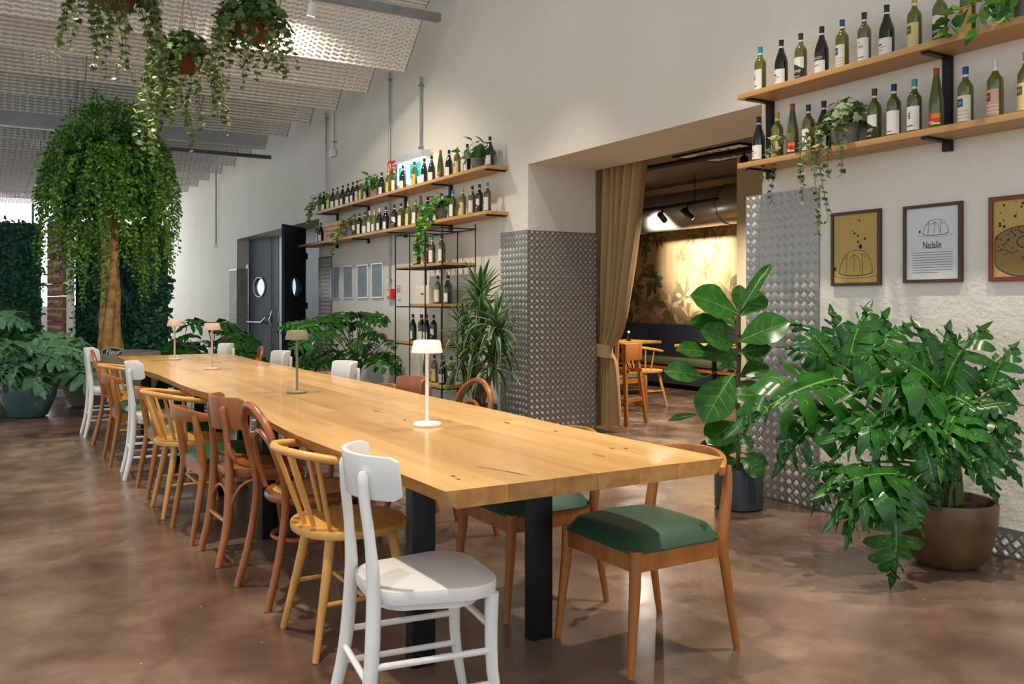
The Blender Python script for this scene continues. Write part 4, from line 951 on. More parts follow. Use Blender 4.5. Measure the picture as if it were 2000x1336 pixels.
# ---- leaf meshes: base at origin, blade along +y to y=1, upper face +z
def lobed_leaf(seed, n=7, base=.47, vein=1.0, width=1.0, mat=('leaf_philo', 'leaf_vein')):
    q = random.Random(seed); g = G()
    def warp(x, y):                     # whole-leaf curl
        return V((x, y, .10 * math.sin(y * 2.4) - .22 * y * y - .30 * x * x * width))
    mw = .095
    vs = []; N = 10                     # web along the midrib
    for i in range(N + 1):
        y = i / N * .93 + .02; w_ = mw * (1 - .75 * (i / N)) + .012 * math.sin(i * 1.7)
        for x in (-w_, -w_ * .5, 0, w_ * .5, w_): vs.append(warp(x, y) + V((0, 0, .035 * abs(x) / mw)))
    g.add(vs, [(i * 5 + j, i * 5 + j + 1, (i + 1) * 5 + j + 1, (i + 1) * 5 + j) for i in range(N) for j in range(4)], 0)
    for s in (-1, 1):
        for k in range(n):
            t = k / (n - 1); y0 = .03 + .82 * t
            L = base * (.62 + .55 * math.sin(PI * min(1, .22 + t * .8)) - .42 * t) * q.uniform(.88, 1.1) * width
            ang = math.radians(-38 + 92 * t + q.uniform(-6, 6))
            dx, dy = math.cos(ang) * s, math.sin(ang)
            W = (.062 + .02 * (1 - t)) * q.uniform(.9, 1.15); lift = q.uniform(-.02, .10); tw = q.uniform(-.05, .05); vs = []
            secs = ((-.04, .85), (.25, 1.0), (.5, 1.15), (.72, 1.1), (.9, .72), (1, .14))
            for i, (u, wk) in enumerate(secs):
                cx, cy = dx * L * u, y0 + dy * L * u - .05 * u * u * (1 - t)
                for e in (-1, 0, 1):
                    x = cx - dy * s * W * wk * e * s; yy = cy + dx * s * W * wk * e * 1.0
                    p = warp(x, yy); p.z += lift * math.sin(PI * u) - .09 * u * u + .022 * abs(e) * (1 if i % 2 else -.6) + tw * e * u
                    vs.append(p)
            g.add(vs, [(i * 3 + j, i * 3 + j + 1, (i + 1) * 3 + j + 1, (i + 1) * 3 + j) for i in range(5) for j in range(2)], 0)
            # side vein
            vs = []
            for u, wk in ((0, .007 * vein), (.45, .005 * vein), (.85, .002 * vein)):
                c = V((dx * L * u, y0 + dy * L * u - .05 * u * u * (1 - t), 0)); p = warp(c.x, c.y); p.z += lift * math.sin(PI * u) - .09 * u * u + .006
                vs += [p + V((0, -wk, 0)), p + V((0, wk, 0))]
            g.add(vs, [(0, 1, 3, 2), (2, 3, 5, 4)], 1)
    vs = []
    for i in range(9):
        y = i / 8; w_ = .013 * vein ** .5 * (1 - .8 * y); vs += [warp(-w_, y) + V((0, 0, .008)), warp(w_, y) + V((0, 0, .008))]
    g.add(vs, [(2 * i, 2 * i + 1, 2 * i + 3, 2 * i + 2) for i in range(8)], 1)
    tip = []
    for u, wk in ((.88, .055), (.95, .06), (1.03, .03), (1.08, .004)):
        for e in (-1, 0, 1): tip.append(warp(wk * e, u) + V((0, 0, .01 * abs(e))))
    g.add(tip, [(i * 3 + j, i * 3 + j + 1, (i + 1) * 3 + j + 1, (i + 1) * 3 + j) for i in range(3) for j in range(2)], 0)
    return g.mesh('leaf', list(mat), smooth=180)
def broad_leaf(seed, wid=.36, mat=('leaf_fiddle', 'leaf_vein'), tipw=.62, fold=.12, wave=.025, droop=.2):
    q = random.Random(seed); g = G(); ph = q.uniform(0, 6)
    def hw(t): return wid * (math.sin(PI * t ** (1.25 if tipw > .55 else .8)) ** .75) * (.75 + .35 * t) + .004
    def pt(x, t): return V((x, t, fold * abs(x) / wid * .5 + wave * math.sin(t * 13 + ph + (2 if x > 0 else 0)) * (abs(x) / wid) - droop * t * t))
    nu, nv = 6, 10; vs = []
    for j in range(nv + 1):
        t = j / nv
        for i in range(nu + 1): vs.append(pt((i / nu * 2 - 1) * hw(min(.999, max(.001, t))), t))
    g.add(vs, [(j * (nu + 1) + i, j * (nu + 1) + i + 1, (j + 1) * (nu + 1) + i + 1, (j + 1) * (nu + 1) + i) for j in range(nv) for i in range(nu)], 0)
    vs = []
    for j in range(9):
        t = j / 8; w_ = .011 * (1 - .8 * t); vs += [pt(-w_, t) + V((0, 0, .004)), pt(w_, t) + V((0, 0, .004))]
    g.add(vs, [(2 * i, 2 * i + 1, 2 * i + 3, 2 * i + 2) for i in range(8)], 1)
    for s in (-1, 1):
        for k in range(4):
            t0 = .12 + .18 * k; vs = []
            for u in (0, .35, .7, .92):
                t = t0 + .22 * u; x = s * hw(t) * u; w_ = .005 * (1 - .7 * u); p = pt(x, t) + V((0, 0, .004)); vs += [p + V((0, -w_, 0)), p + V((0, w_, 0))]
            g.add(vs, [(0, 1, 3, 2), (2, 3, 5, 4), (4, 5, 7, 6)], 1)
    return g.mesh('leaf', list(mat), smooth=180)
def strap_leaf(seed, wid=.055, droop=.5):
    g = G(); n = 8; vs = []
    for i in range(n + 1):
        t = i / n; w_ = wid * (math.sin(PI * min(1, .12 + .88 * t) ** .8) ** .8 + .02) * (1 if i < n else .1)
        y = t * (1 - .18 * droop * t * t); z = -droop * t ** 2.2
        for e in (-1, -.72, 0, .72, 1): vs.append((w_ * e, y, z + .35 * abs(w_ * e)))
    for i in range(n):
        for j in range(4): g.add([], []); g.f.append((i * 5 + j, i * 5 + j + 1, (i + 1) * 5 + j + 1, (i + 1) * 5 + j)); g.mi.append(1 if j in (0, 3) else 0)
    g.v = [tuple(v) for v in vs]
    return g.mesh('leaf', ['leaf_drac', 'leaf_drac_edge'], smooth=180)
PHI = [lobed_leaf(i, vein=.75) for i in range(5)]; PHI_N = [lobed_leaf(20 + i, width=.62, vein=.75) for i in range(3)]
SIL = [lobed_leaf(40 + i, 8, vein=2.0, mat=('leaf_silver', 'leaf_drac_edge')) for i in range(3)]
FID = [broad_leaf(i) for i in range(4)]; FIDN = [broad_leaf(10 + i, .2) for i in range(2)]
POT = [broad_leaf(20 + i, .34, ('leaf_pothos', 'leaf_vein'), .5, .1, .01, .25) for i in range(2)]
DRA = [strap_leaf(i, .075, d_) for i, d_ in enumerate((.1, .3, .55, .85))]
def orient(base, tip, normal):
    base, tip = V(base), V(tip); y = tip - base; L = y.length; y.normalize(); n = V(normal); z = n - y * n.dot(y)
    if z.length < 1e-3: z = y.orthogonal()
    z.normalize(); x = y.cross(z)
    m = Matrix((x, y, z)).transposed().to_4x4(); m.translation = base
    return m, L
def place_leaf(root, me, base, tip, normal, sx=1.0, name='leaf'):
    m, L = orient(V(base) - root.location, V(tip) - root.location, normal)
    return link(name, me, root, m @ Matrix.Diagonal((L * sx, L, L, 1)))
def petiole(root, a, b, r=.006, sag=.12, mat='stem', name='petiole'):
    a, b = V(a) - root.location, V(b) - root.location; L = (b - a).length
    G().tube(bez(a, a + V((0, 0, L * .45)), b + V((0, 0, sag * L)) - (b - a) * .2, b, 8), [r * 1.3] * 3 + [r] * 3 + [r * .7] * 3, 6).obj(name, mat, root, smooth=60)
CAMP = V((0, 0, CAMH))
def to_cam(p): return (CAMP - V(p)).normalized()
def pot_obj(root, prof, mat, soilz, soilr, n=32):
    G().lathe(prof, n).obj('pot', mat, root, smooth=50)
    G().lathe([(0, soilz + .015), (soilr * .6, soilz + .01), (soilr, soilz)], 20).obj('soil', 'soil', root)
def dwall(px, m=.10): return P(px, HY, X=WX - m).xy.length and (WX - m) / ((px - CX) / F * cs + sn)

# ---- big philodendron in the bronze planter
pl = thing('philodendron', 'large split-leaf philodendron in bronze bowl planter beside wall', 'plant', (4.08, 2.64, 0))
pot_obj(pl, [(0, 0), (.13, 0), (.165, .03), (.205, .12), (.225, .22), (.228, .31), (.222, .325), (.21, .322), (.205, .28), (0, .27)], 'pot_bronze', .285, .2)
crown = V((4.06, 2.64, .30))
def q6(x, y): return 1440 + x / 2.227, 560 + y / 2.227
LV = [((430, 400), (0, 575), 4.55, 4.3, .85), ((420, 530), (160, 770), 4.5, 4.35, .85), ((480, 370), (560, 60), 4.6, 4.65, .9), ((430, 340), (250, 130), 4.6, 4.7, .8), ((520, 340), (750, 130), 4.55, 4.6, .9), ((420, 330), (200, 250), 4.6, 4.6, .7),
      ((470, 350), (400, 90), 4.65, 4.7, .8), ((500, 360), (660, 90), 4.6, 4.65, .8),
      ((870, 440), (785, 140), 4.35, 4.4, .9), ((880, 440), (600, 250), 4.3, 4.2, .9), ((900, 430), (1065, 140), 4.3, 4.32, .9), ((880, 450), (480, 430), 4.3, 4.15, .7), ((850, 430), (930, 150), 4.35, 4.4, .8),
      ((1100, 450), (1195, 235), 4.15, 4.15, 1.), ((1120, 440), (1260, 400), 4.1, 4.05, 1.), ((1020, 560), (1245, 610), 4.15, 4.0, .9), ((1080, 600), (1240, 840), 4.1, 3.95, .8), ((1060, 520), (1240, 500), 4.1, 4.05, .9),
      ((720, 600), (400, 640), 4.2, 4.1, .8), ((760, 540), (590, 760), 4.2, 4.05, .8), ((960, 540), (870, 780), 4.2, 3.95, .8), ((990, 560), (1010, 800), 4.15, 3.95, .8), ((800, 640), (880, 940), 4.1, 3.95, .75), ((1040, 660), (1130, 920), 4.1, 3.95, .75), ((680, 560), (690, 780), 4.25, 4.05, .7),
      ((720, 820), (360, 860), 4.05, 3.9, .75), ((710, 850), (400, 1010), 4.0, 3.85, .8), ((680, 930), (690, 1300), 3.95, 3.9, .85), ((700, 860), (590, 1010), 4.0, 3.85, .7), ((720, 930), (820, 1080), 3.98, 3.9, .7), ((600, 850), (470, 1100), 4.0, 3.85, .7),
      ((440, 790), (285, 815), 4.3, 4.25, .7), ((410, 840), (320, 975), 4.3, 4.25, .6), ((900, 600), (740, 650), 4.2, 4.0, .8), ((820, 480), (620, 560), 4.25, 4.1, .8), ((950, 480), (1090, 570), 4.2, 4.05, .8), ((640, 640), (420, 720), 4.2, 4.1, .8), ((860, 620), (960, 860), 4.1, 3.98, .8), ((980, 460), (1100, 330), 4.25, 4.2, .8), ((1150, 640), (1250, 740), 4.05, 3.95, .8)]
for i, (b, t_, db, dt, sx) in enumerate(LV):
    bx, by = q6(*b); tx, ty = q6(*t_)
    B = P(bx, by, d=min(db, dwall(bx, .12))); T = P(tx, ty, d=min(dt, dwall(tx, .14)))
    up = V((0, 0, 1)); nm = to_cam(B) * .75 + up * .75 + V((lr.uniform(-.35, .35), lr.uniform(-.35, .35), lr.uniform(-.2, .3)))
    L = (T - B).length
    place_leaf(pl, (PHI if L > .16 else PHI_N)[i % (5 if L > .16 else 3)], B, T, nm, sx * 1.0)
    petiole(pl, crown + V((lr.uniform(-.06, .06), lr.uniform(-.06, .06), 0)), B, .0075)

# ---- fiddle leaf fig
c0 = P(1443, 998, d=5.56); fg = thing('fiddle_leaf_fig', 'fiddle leaf fig with broad glossy leaves in dark grey pot', 'plant', (c0.x, c0.y, 0))
pot_obj(fg, [(0, 0), (.135, 0), (.15, .012), (.152, .25), (.148, .262), (.138, .26), (.136, .22), (0, .215)], 'pot_navy', .225, .134)
def q5(x, y): return 1280 + x / 2.619, 500 + y / 2.619
trunk = [P(*q5(*q), d=5.56) for q in ((420, 1090), (425, 900), (418, 700), (425, 520), (422, 330), (430, 260))]
for k in (0, .025): G().tube([q - fg.location + V((k, k * .5, 0)) for q in cat(trunk, 4)], .012 if k == 0 else .009, 8).obj('trunk', 'cane_bark', fg)
FL = [((425, 300), (222, 178), 5.5, 5.35, 1.0, FID), ((432, 290), (582, 15), 5.56, 5.6, .55, FIDN), ((428, 300), (440, 140), 5.58, 5.62, .8, FID), ((432, 310), (550, 160), 5.55, 5.65, 1., FID), ((425, 440), (665, 318), 5.5, 5.35, 1.0, FID), ((415, 400), (205, 310), 5.5, 5.4, .7, FID), ((400, 460), (268, 370), 5.45, 5.3, 1.0, FID), ((300, 500), (128, 455), 5.4, 5.3, .8, FID), ((400, 520), (250, 480), 5.5, 5.35, .8, FID),
      ((420, 500), (590, 455), 5.5, 5.45, .8, FID), ((250, 620), (68, 568), 5.35, 5.25, .8, FID), ((400, 605), (235, 825), 5.35, 5.25, 1.15, FID), ((430, 620), (580, 545), 5.6, 5.6, 1.1, FID), ((535, 712), (378, 705), 5.3, 5.25, .8, FID), ((420, 850), (275, 930), 5.4, 5.25, 1.1, FID), ((220, 810), (72, 828), 5.35, 5.3, .6, FIDN), ((430, 930), (350, 990), 5.4, 5.3, 1., FID), ((435, 1030), (555, 1120), 5.4, 5.3, .95, FID),
      ((400, 1000), (235, 975), 5.5, 5.4, .9, FID), ((420, 1040), (300, 1060), 5.45, 5.35, .9, FID), ((450, 1010), (590, 1055), 5.5, 5.5, .7, FID), ((430, 900), (490, 985), 5.45, 5.35, .9, FID), ((430, 760), (300, 720), 5.6, 5.65, 1., FID), ((425, 640), (530, 700), 5.6, 5.6, 1., FID), ((420, 560), (320, 560), 5.62, 5.7, 1., FID), ((425, 420), (540, 420), 5.65, 5.7, 1., FID), ((420, 360), (300, 250), 5.62, 5.7, .9, FID), ((428, 480), (560, 540), 5.55, 5.5, .9, FID), ((420, 660), (310, 640), 5.5, 5.45, .9, FID), ((425, 800), (520, 840), 5.6, 5.6, .9, FID), ((420, 920), (330, 880), 5.6, 5.62, .9, FID), ((430, 980), (500, 940), 5.6, 5.6, .9, FID), ((428, 700), (540, 640), 5.62, 5.66, .9, FID), ((415, 540), (280, 420), 5.6, 5.62, .9, FID)]
for i, (b, t_, db, dt, sx, ms) in enumerate(FL):
    B = P(*q5(*b), d=db); T = P(*q5(*t_), d=dt)
    nm = to_cam(B) * .9 + V((0, 0, .55)) + V((lr.uniform(-.3, .3), lr.uniform(-.3, .3), 0))
    place_leaf(fg, ms[i % len(ms)], B, T, nm, sx)
    near = min(cat(trunk, 4), key=lambda q: (q - B).length)
    if (near - B).length > .04: petiole(fg, near - V((0, 0, .01)), B, .005, 0)

# ---- dracaena
dp = P(936, 760, X=4.08); dr = thing('dracaena', 'tall striped dracaena standing before the steel-clad pier', 'plant', (4.08, dp.y, 0))
pot_obj(dr, [(0, 0), (.14, 0), (.15, .02), (.18, .3), (.172, .31), (.165, .27), (0, .26)], 'pot_grey', .27, .16)
for px, py, n, L in ((938, 580, 46, .36), (903, 640, 32, .32), (968, 632, 32, .32), (932, 668, 34, .34), (903, 705, 30, .32), (965, 705, 32, .34), (940, 610, 28, .34), (925, 740, 30, .33), (975, 665, 24, .3)):
    h = P(px, py, X=4.08 + lr.uniform(-.12, .06)); hl = h - dr.location
    G().tube([V((lr.uniform(-.06, .06), lr.uniform(-.06, .06), .25)), hl * .6 + V((0, 0, .1)) * .4, hl], .016, 7).obj('cane', 'cane_bark', dr)
    for k in range(n):
        a = k * 2.39996; el = 1.25 - 1.55 * (k / n) + lr.uniform(-.12, .12); dn = V((math.cos(a) * math.cos(el), math.sin(a) * math.cos(el), math.sin(el)))
        LL = L * lr.uniform(.75, 1.1); B = h + V((0, 0, .05 - .14 * k / n)); T = B + dn * LL
        if T.x > WX - .13: T.x = WX - .13
        place_leaf(dr, DRA[min(3, int(4 * k / n))], B, T, V((0, 0, 1)) + dn * -.3, 1.0)

# ---- other split-leaf plants, leaves thrown out round a crown
def bush(name, label, loc, zc, leaves, meshes, potprof, potmat, soilz, soilr, rmin, rmax, Lr, seed, hemi=(.0, 1.2), wallx=None, pot=True):
    q = random.Random(seed); t_ = thing(name, label, 'plant', loc)
    if pot: pot_obj(t_, potprof, potmat, soilz, soilr)
    o = V(loc)
    for i in range(leaves):
        a = i * 2.39996 + q.uniform(-.3, .3); el = hemi[0] + (hemi[1] - hemi[0]) * q.random()
        rr = q.uniform(rmin, rmax); dn = V((math.cos(a) * math.cos(el), math.sin(a) * math.cos(el), math.sin(el)))
        B = o + V((0, 0, zc)) + dn * rr; L = q.uniform(*Lr)
        T = B + (V((dn.x, dn.y, dn.z * .35 - .35)) + V((q.uniform(-.2, .2), q.uniform(-.2, .2), 0))).normalized() * L
        if wallx:
            for w_ in (B, T): w_.x = min(w_.x, wallx)
        nm = V((0, 0, .9)) + to_cam(B) * .7 + dn * .3
        place_leaf(t_, meshes[i % len(meshes)], B, T, nm, q.uniform(.85, 1.05)); petiole(t_, o + V((q.uniform(-.06, .06), q.uniform(-.06, .06), soilz)), B, .007)
    return t_
P2 = P(700, 700, X=3.95)
bush('philodendron', 'split-leaf philodendron below the four small pictures', (3.9, P2.y, 0), .62, 27, PHI, [(0, 0), (.15, 0), (.19, .28), (.18, .3), (.17, .26), (0, .25)], 'pot_grey', .26, .17, .3, .72, (.34, .5), 3, (-.1, 1.35), WX - .22)
bush('monstera', 'silvery split-leaf plant in a round teal pot', (.40, 11.42, 0), .50, 30, SIL, [(0, 0), (.17, 0), (.2, .02), (.285, .22), (.30, .34), (.27, .44), (.25, .45), (.24, .4), (0, .37)], 'pot_teal', .39, .24, .2, .48, (.45, .62), 8, (.05, 1.25))
bush('monstera', 'green split-leaf plant at the far plant wall beyond the teal pot', (-.25, 13.0, 0), .55, 16, PHI + SIL[:1], [(0, 0), (.2, 0), (.27, .35), (.25, .36), (.24, .3), (0, .3)], 'pot_stone', .31, .23, .3, .75, (.45, .6), 12, (.2, 1.2))
bush('monstera', 'dark monstera standing between the plant wall and white wall', (2.75, 12.9, 0), .55, 24, PHI, [(0, 0), (.2, 0), (.24, .35), (.23, .36), (.22, .3), (0, .3)], 'pot_grey', .31, .21, .25, .55, (.42, .6), 15, (.0, 1.3))

# ---- merged foliage of small leaves (too many and too small to pick apart)
def small_leaf(g, p, dirv, nrm, L, W, m=0, kind='oval'):
    y = V(dirv).normalized(); z = V(nrm) - y * V(nrm).dot(y)
    if z.length < 1e-3: z = y.orthogonal()
    z.normalize(); x = y.cross(z); p = V(p)
    if kind == 'oval':
        g.add([p, p + y * L * .35 + x * W + z * W * .3, p + y * L * .72 + x * W * .75 + z * W * .2, p + y * L, p + y * L * .72 - x * W * .75 + z * W * .2, p + y * L * .35 - x * W + z * W * .3], [(0, 1, 2, 3), (0, 3, 4, 5)], m)
    elif kind == 'ivy':
        o = [(0, 0), (.35, -.12), (.62, .1), (.36, .36), (.45, .66), (.18, .6), (0, 1), (-.18, .6), (-.45, .66), (-.36, .36), (-.62, .1), (-.35, -.12)]
        g.add([p + x * a * L + y * b * L + z * (-.25 * L * (a * a)) for a, b in o], [(0, 1, 2, 3, 4, 5, 6), (0, 6, 7, 8, 9, 10, 11)], m)
def strand(g, p, out, n, step, L, W, q, kind, m2=.5, gm=None, wander=.25, stem=2):
    """trailing shoot: starts along `out`, bends down"""
    v = V(out).normalized(); p = V(p); pts = [p.copy()]
    for i in range(n):
        v = (v + V((q.uniform(-wander, wander), q.uniform(-wander, wander), -.42))).normalized(); p = p + v * step; pts.append(p.copy())
        for s in (-1, 1):
            sd = v.cross(V((q.uniform(-1, 1), q.uniform(-1, 1), .2))).normalized() * s
            d_ = sd + v * .6 + V((0, 0, -.25)); k = q.uniform(.65, 1.15) * (1 - .35 * i / n)
            small_leaf(g, p + sd * .008, d_, V((q.uniform(-.6, .6), q.uniform(-.6, .6), .8)) + to_cam(p) * .7, L * k, W * k, 1 if q.random() < m2 else 0, kind)
    if stem is not None: g.tube(pts[::2] + ([pts[-1]] if len(pts) % 2 == 0 else []), .0025, 3, stem)

# tree
tc = V((1.35, 12.3, 0)); tree = thing('weeping_fig_tree', 'tall weeping tree with twisted trunk and hanging foliage in stone planter', 'tree', tc)
G().lathe([(0, 0), (.42, 0), (.47, .03), (.6, .35), (.62, .55), (.6, .66), (.56, .67), (.54, .6), (0, .58)], 40).obj('planter', 'pot_stone', tree, smooth=50)
G().lathe([(0, .62), (.5, .6)], 24).obj('soil', 'soil', tree)
for k in range(5):
    ph = k * 1.3; pts = [(.066 * (1.3 - .5 * t) * math.cos(ph + 2.6 * t), .066 * (1.3 - .5 * t) * math.sin(ph + 2.6 * t), .58 + 2.3 * t) for t in [i / 14 for i in range(15)]]
    G().tube(pts, [.058 - .022 * i / 14 + .007 * math.sin(i * 2 + k) + (.02 if i < 2 else 0) for i in range(15)], 9).obj('trunk_strand', 'bark', tree, smooth=60)
q = random.Random(9); g = G(); TCZ = 2.75; RXY, RZ = .76, 1.02
for i in range(300):                        # dome shell and drooping shoots
    a = q.uniform(0, 2 * PI); el = math.asin(q.uniform(-.1, 1)); n_ = V((math.cos(a) * math.cos(el), math.sin(a) * math.cos(el), math.sin(el)))
    p = V((n_.x * RXY * .80, n_.y * RXY * .80, TCZ + n_.z * RZ * .92)); 
    ln = q.choice((6, 8, 8, 10, 14)) if el > .45 else q.choice((8, 12, 16, 22))
    strand(g, p, n_ + V((0, 0, .35)), ln, .048, .075, .02, q, 'oval', .4, wander=.22)
for i in range(64):                         # long hanging shoots
    a = q.uniform(0, 2 * PI); rr = q.uniform(.35, .74); p = V((math.cos(a) * rr, math.sin(a) * rr, TCZ - q.uniform(0, .35)))
    strand(g, p, V((math.cos(a) * .5, math.sin(a) * .5, -.6)), q.randint(14, 26), .05, .08, .021, q, 'oval', .75, wander=.14)
for i in range(4200):                       # inner fill
    a = q.uniform(0, 2 * PI); el = math.asin(q.uniform(-.45, 1)); rr = q.uniform(.5, .92); n_ = V((math.cos(a) * math.cos(el), math.sin(a) * math.cos(el), math.sin(el)))
    small_leaf(g, V((n_.x * RXY * rr, n_.y * RXY * rr, TCZ + n_.z * RZ * rr)), V((q.uniform(-1, 1), q.uniform(-1, 1), q.uniform(-.9, .5))), n_ + V((q.uniform(-.5, .5), q.uniform(-.5, .5), .3)), .085, .026, 0)
tag(g.obj('foliage', ['leaf_tree', 'leaf_tree_light', 'stem'], tree, smooth=None), kind='stuff')
# oval sign
sg = P(222, 686, Y=11.62); so = thing('oval_sign', 'small oval dark green sign with white script at the tree planter', 'sign', (sg.x, 11.72, .62), -YAW * .7 + .0)
g = G(); g.prism([(.125 * math.cos(a), .055 * math.sin(a) + .07) for a in [2 * PI * i / 28 for i in range(28)]], -.006, .006, 1); g.obj('plaque', 'sign_green', so)
G().tube([(.125 * math.cos(a), -.007, .07 + .055 * math.sin(a)) for a in [2 * PI * i / 28 for i in range(28)]], .004, 5, closed=True).obj('border', 'lab_pale', so)
vs, fs = text_geo('Fleur', .35, .015); G().add([(x * .085, -.0075, .045 + y * .085) for x, y in vs], fs).obj('lettering', 'sign_white', so, smooth=None)
G().box(-.01, .01, -.004, .004, -.03, .02).obj('stake', 'black_metal', so)

# hanging ivy baskets
def ivy_basket(p, label, n, ln, seed, L=.062, side=None):
    q = random.Random(seed); t_ = thing('hanging_ivy_basket', label, 'hanging plant', p, 0, 'hanging ivy baskets')
    G().lathe([(0, -.15), (.06, -.15), (.11, -.11), (.145, -.03), (.15, .0), (.14, 0), (.13, -.03), (0, -.05)], 20).obj('basket', 'basket', t_)
    for k in range(3):
        a = k * 2.1; G().tube([(.14 * math.cos(a), .14 * math.sin(a), 0), (0, 0, .55), (0, 0, 6 - p[2])], .003, 4).obj('cord', 'twine', t_)
    g = G()
    for i in range(n):
        a = q.uniform(0, 2 * PI); o = V((math.cos(a), math.sin(a), q.uniform(.15, 1.3)))
        if side is not None and q.random() < .5: o = V((side[0] + q.uniform(-.4, .4), side[1] + q.uniform(-.4, .4), .6))
        strand(g, V((math.cos(a) * .07, math.sin(a) * .07, .02)), o, q.randint(*ln), .05, L, 0, q, 'ivy', .38, wander=.25)
    for i in range(420):
        a = q.uniform(0, 2 * PI); el = q.uniform(0, PI / 2); r = q.uniform(.12, .3); n_ = V((math.cos(a) * math.cos(el), math.sin(a) * math.cos(el), math.sin(el) * .9 - .18))
        small_leaf(g, n_ * r, V((q.uniform(-1, 1), q.uniform(-1, 1), -.5)), n_ + V((0, 0, .4)), L * q.uniform(.8, 1.3), 0, 0, 'ivy')
    tag(g.obj('foliage', ['leaf_ivy', 'leaf_ivy_edge', 'stem'], t_, smooth=None), kind='stuff'); return t_
ivy_basket(P(362, 108, d=7.5), 'ivy basket with long trails hanging over the middle of table', 46, (7, 22), 31, side=(-.5, .2))
ivy_basket(P(492, 42, d=6.6), 'compact ivy basket hanging beside the glowing ceiling spotlight', 38, (4, 12), 32)
ivy_basket(P(225, -22, d=5.9), 'ivy basket with trails on the aisle side over the table', 32, (6, 17), 33)

# shelf plants
def shelf_plant(p, label, potr, poth, n, L, seed, trails=(), kind='oval', potmat='pot_grey', lean=(-.3, 0, 0)):
    q = random.Random(seed); t_ = thing('potted_vine' if trails else 'potted_pothos', label, 'plant', p)
    G().lathe([(0, 0), (potr * .8, 0), (potr * .84, .006), (potr, poth), (potr * .93, poth), (potr * .9, poth - .02), (0, poth - .025)], 22).obj('pot', potmat, t_)
    g = G(); c = V((0, 0, poth))
    if kind == 'oval':
        for i in range(n):
            a = q.uniform(0, 2 * PI); el = q.uniform(.1, 1.4); r = q.uniform(.06, .2); n_ = V((math.cos(a) * math.cos(el), math.sin(a) * math.cos(el), math.sin(el)))
            b = c + n_ * r; b.x = min(b.x, .09); d_ = V((n_.x, n_.y, q.uniform(-.8, .4)))
            if b.x > .05: d_.x = -abs(d_.x)
            m, LL = orient(b, b + d_.normalized() * L * q.uniform(.7, 1.15), n_ + V((-.5, -.2, .4)))
            link('leaf', POT[i % 2], t_, m @ Matrix.Diagonal((LL, LL, LL, 1)))
            g.tube([c + V((q.uniform(-.03, .03), q.uniform(-.03, .03), -.01)), b], .0018, 3, 2)
    else:
        for i in range(n):
            a = q.uniform(0, 2 * PI); el = q.uniform(.0, 1.5); r = q.uniform(.04, .16); n_ = V((math.cos(a) * math.cos(el), math.sin(a) * math.cos(el), math.sin(el)))
            b = c + n_ * r; b.x = min(b.x, .08); small_leaf(g, b, V((-abs(q.uniform(-1, 1)), q.uniform(-1, 1), -.5)), n_ + V((-.6, -.2, .3)), L * q.uniform(.8, 1.2), L * .4, 1 if q.random() < .3 else 0, kind)
    for (oy, ox, nn) in trails:
        strand(g, c + V((-.03, oy * .3, .02)), V((ox, oy, .35)), nn, .035, L * .85, L * .36, q, kind, .4, wander=.16)
    if g.f: tag(g.obj('trailing_stems', ['leaf_ivy', 'leaf_ivy_edge', 'stem'] if kind == 'ivy' else ['leaf_pothos', 'leaf_tree_light', 'stem'], t_, smooth=None), kind='stuff')
def onshelf(px, z, X=4.31): return (X, P(px, HY, X=X).y, z + .001)
shelf_plant(onshelf(933, z1_), 'bushy green pothos in grey pot on upper shelf near the archway', .075, .12, 46, .11, 51)
shelf_plant(onshelf(730, z1_), 'bushy green pothos in brown pot on upper shelf left of exit sign'.replace('left of', 'near'), .07, .12, 42, .10, 52, potmat='pot_stone')
shelf_plant(onshelf(630, z1_), 'trailing pothos at the door end of upper shelf', .075, .12, 26, .10, 53, ((.5, -.9, 10), (.2, -1, 8), (.8, -.5, 9)))
shelf_plant(onshelf(862, z0_), 'long trailing vine hanging from lower shelf over the wire rack', .075, .13, 40, .09, 54, ((.3, -.9, 18), (.6, -.9, 14), (.1, -1, 16), (.5, -.7, 20), (.9, -.6, 11), (0, -1, 9)))
shelf_plant(onshelf(684, z0_), 'trailing vine beside the wooden crate on lower shelf', .07, .14, 22, .08, 55, ((.5, -.9, 13), (.2, -1, 8), (0, -.9, 6)))
shelf_plant(onshelf(1655, z0_), 'variegated ivy trailing over lower shelf above dessert prints', .07, .13, 170, .05, 56, ((.3, -.8, 16), (.1, -1, 19), (.5, -.8, 14), (0, -.8, 12), (1.2, -.6, 14), (-.2, -.9, 12), (.2, -.9, 21), (1.5, -.2, 10)), 'ivy')
shelf_plant(onshelf(2010, z1_, 4.29), 'leafy pothos spilling over upper shelf above dessert prints', .07, .12, 30, .11, 57, ((.4, -.8, 8), (.8, -.7, 6), (.1, -.9, 7)))

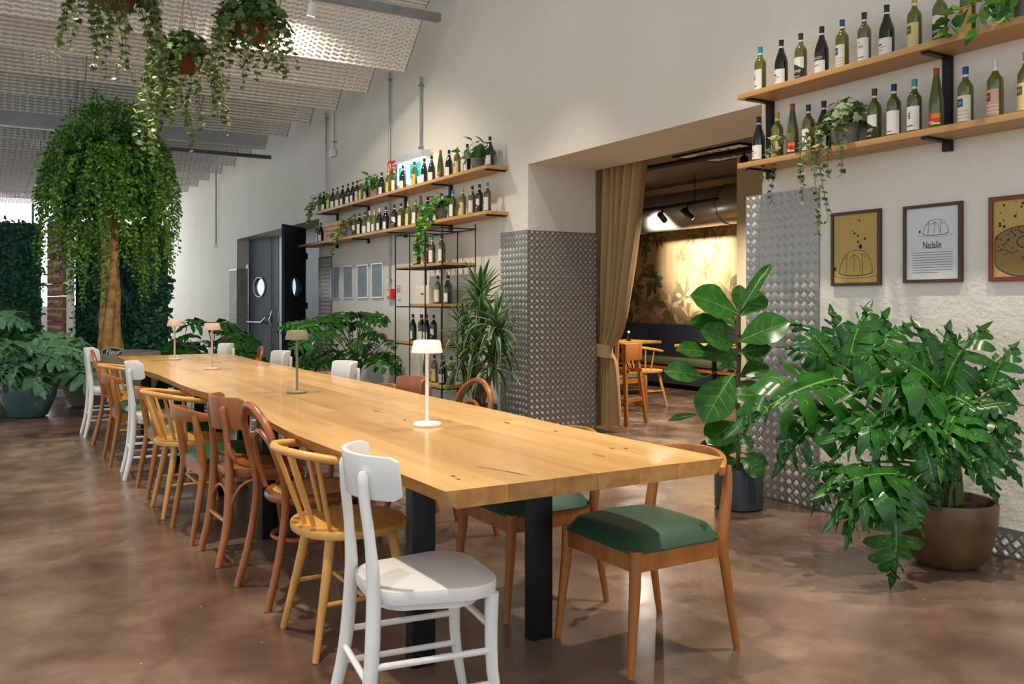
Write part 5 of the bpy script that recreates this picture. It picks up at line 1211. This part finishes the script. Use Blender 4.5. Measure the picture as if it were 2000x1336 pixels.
# ---- plant walls at the back
def green_wall(x0, x1, y, h, label, seed, nl, th=.12):
    q = random.Random(seed); t_ = thing('green_wall_panel', label, 'plant wall', (x0, y, 0)); W = x1 - x0
    G().box(.02, W - .02, .02, th, 0, h - .03).obj('backing', 'sign_green', t_)
    g = G()
    for i in range(nl):
        x, z = q.uniform(0, W), q.uniform(.02, h); p = V((x, q.uniform(-.05, .03), z))
        small_leaf(g, p, V((q.uniform(-1, 1), q.uniform(-.6, 0), q.uniform(-1, .4))), V((q.uniform(-.5, .5), -1, q.uniform(0, .8))), q.uniform(.05, .11), q.uniform(.016, .03), 1 if q.random() < .16 else 0)
    for i in range(int(W * 5)):             # grassy tufts
        c = V((q.uniform(.1, W - .1), -.03, q.uniform(.3, h - .4)))
        for k in range(22):
            d_ = V((q.uniform(-1, 1), -q.uniform(.2, .8), q.uniform(-.2, .9))).normalized(); g.tube([c, c + d_ * .13, c + d_ * .2 + V((0, 0, -.12)), c + d_ * .23 + V((0, 0, -.26))], [.004, .004, .003, .001], 3, 1)
    tag(g.obj('foliage', ['leaf_wall', 'leaf_wall_teal'], t_, smooth=None), kind='stuff')
green_wall(1.06, 2.33, 13.85, 2.46, 'dark green plant wall panel behind the tree', 61, 3800)
green_wall(-1.6, .78, 16.35, 2.62, 'dark green plant wall panel further back beside brick screen', 62, 5200)
g = G().box(1.035, 1.055, 13.8, 15.0, 0, 2.66); tag(g.obj('cream_partition', 'cream_panel'), 'narrow cream partition edge beside the plant wall', 'partition')
bs = thing('brick_screen', 'terracotta screen of perforated brick between plant walls', 'screen', (1.03, 15.02, 0), math.atan2(16.3 - 15.02, .89 - 1.03))
for r_ in range(13):
    for k in range(4):
        x0 = k * .32 + (.0 if r_ % 2 else .0); G().box(x0 + .004, x0 + .316, -.05, .05, r_ * .2 + .004, r_ * .2 + .194).obj('brick', 'terracotta', bs, bevel=.004, bseg=1)
g = G()
for r_ in range(13):
    for k in range(8): g.tube([(.08 + k * .16, .049, r_ * .2 + .11), (.08 + k * .16, .056, r_ * .2 + .11)], .028, 8)
g.obj('glazed_holes', 'lab_white', bs)
struct(G().box(-1.6, 1.0, 13.55, 13.75, 0, .09).obj('baseboard_far', 'white_trim'))
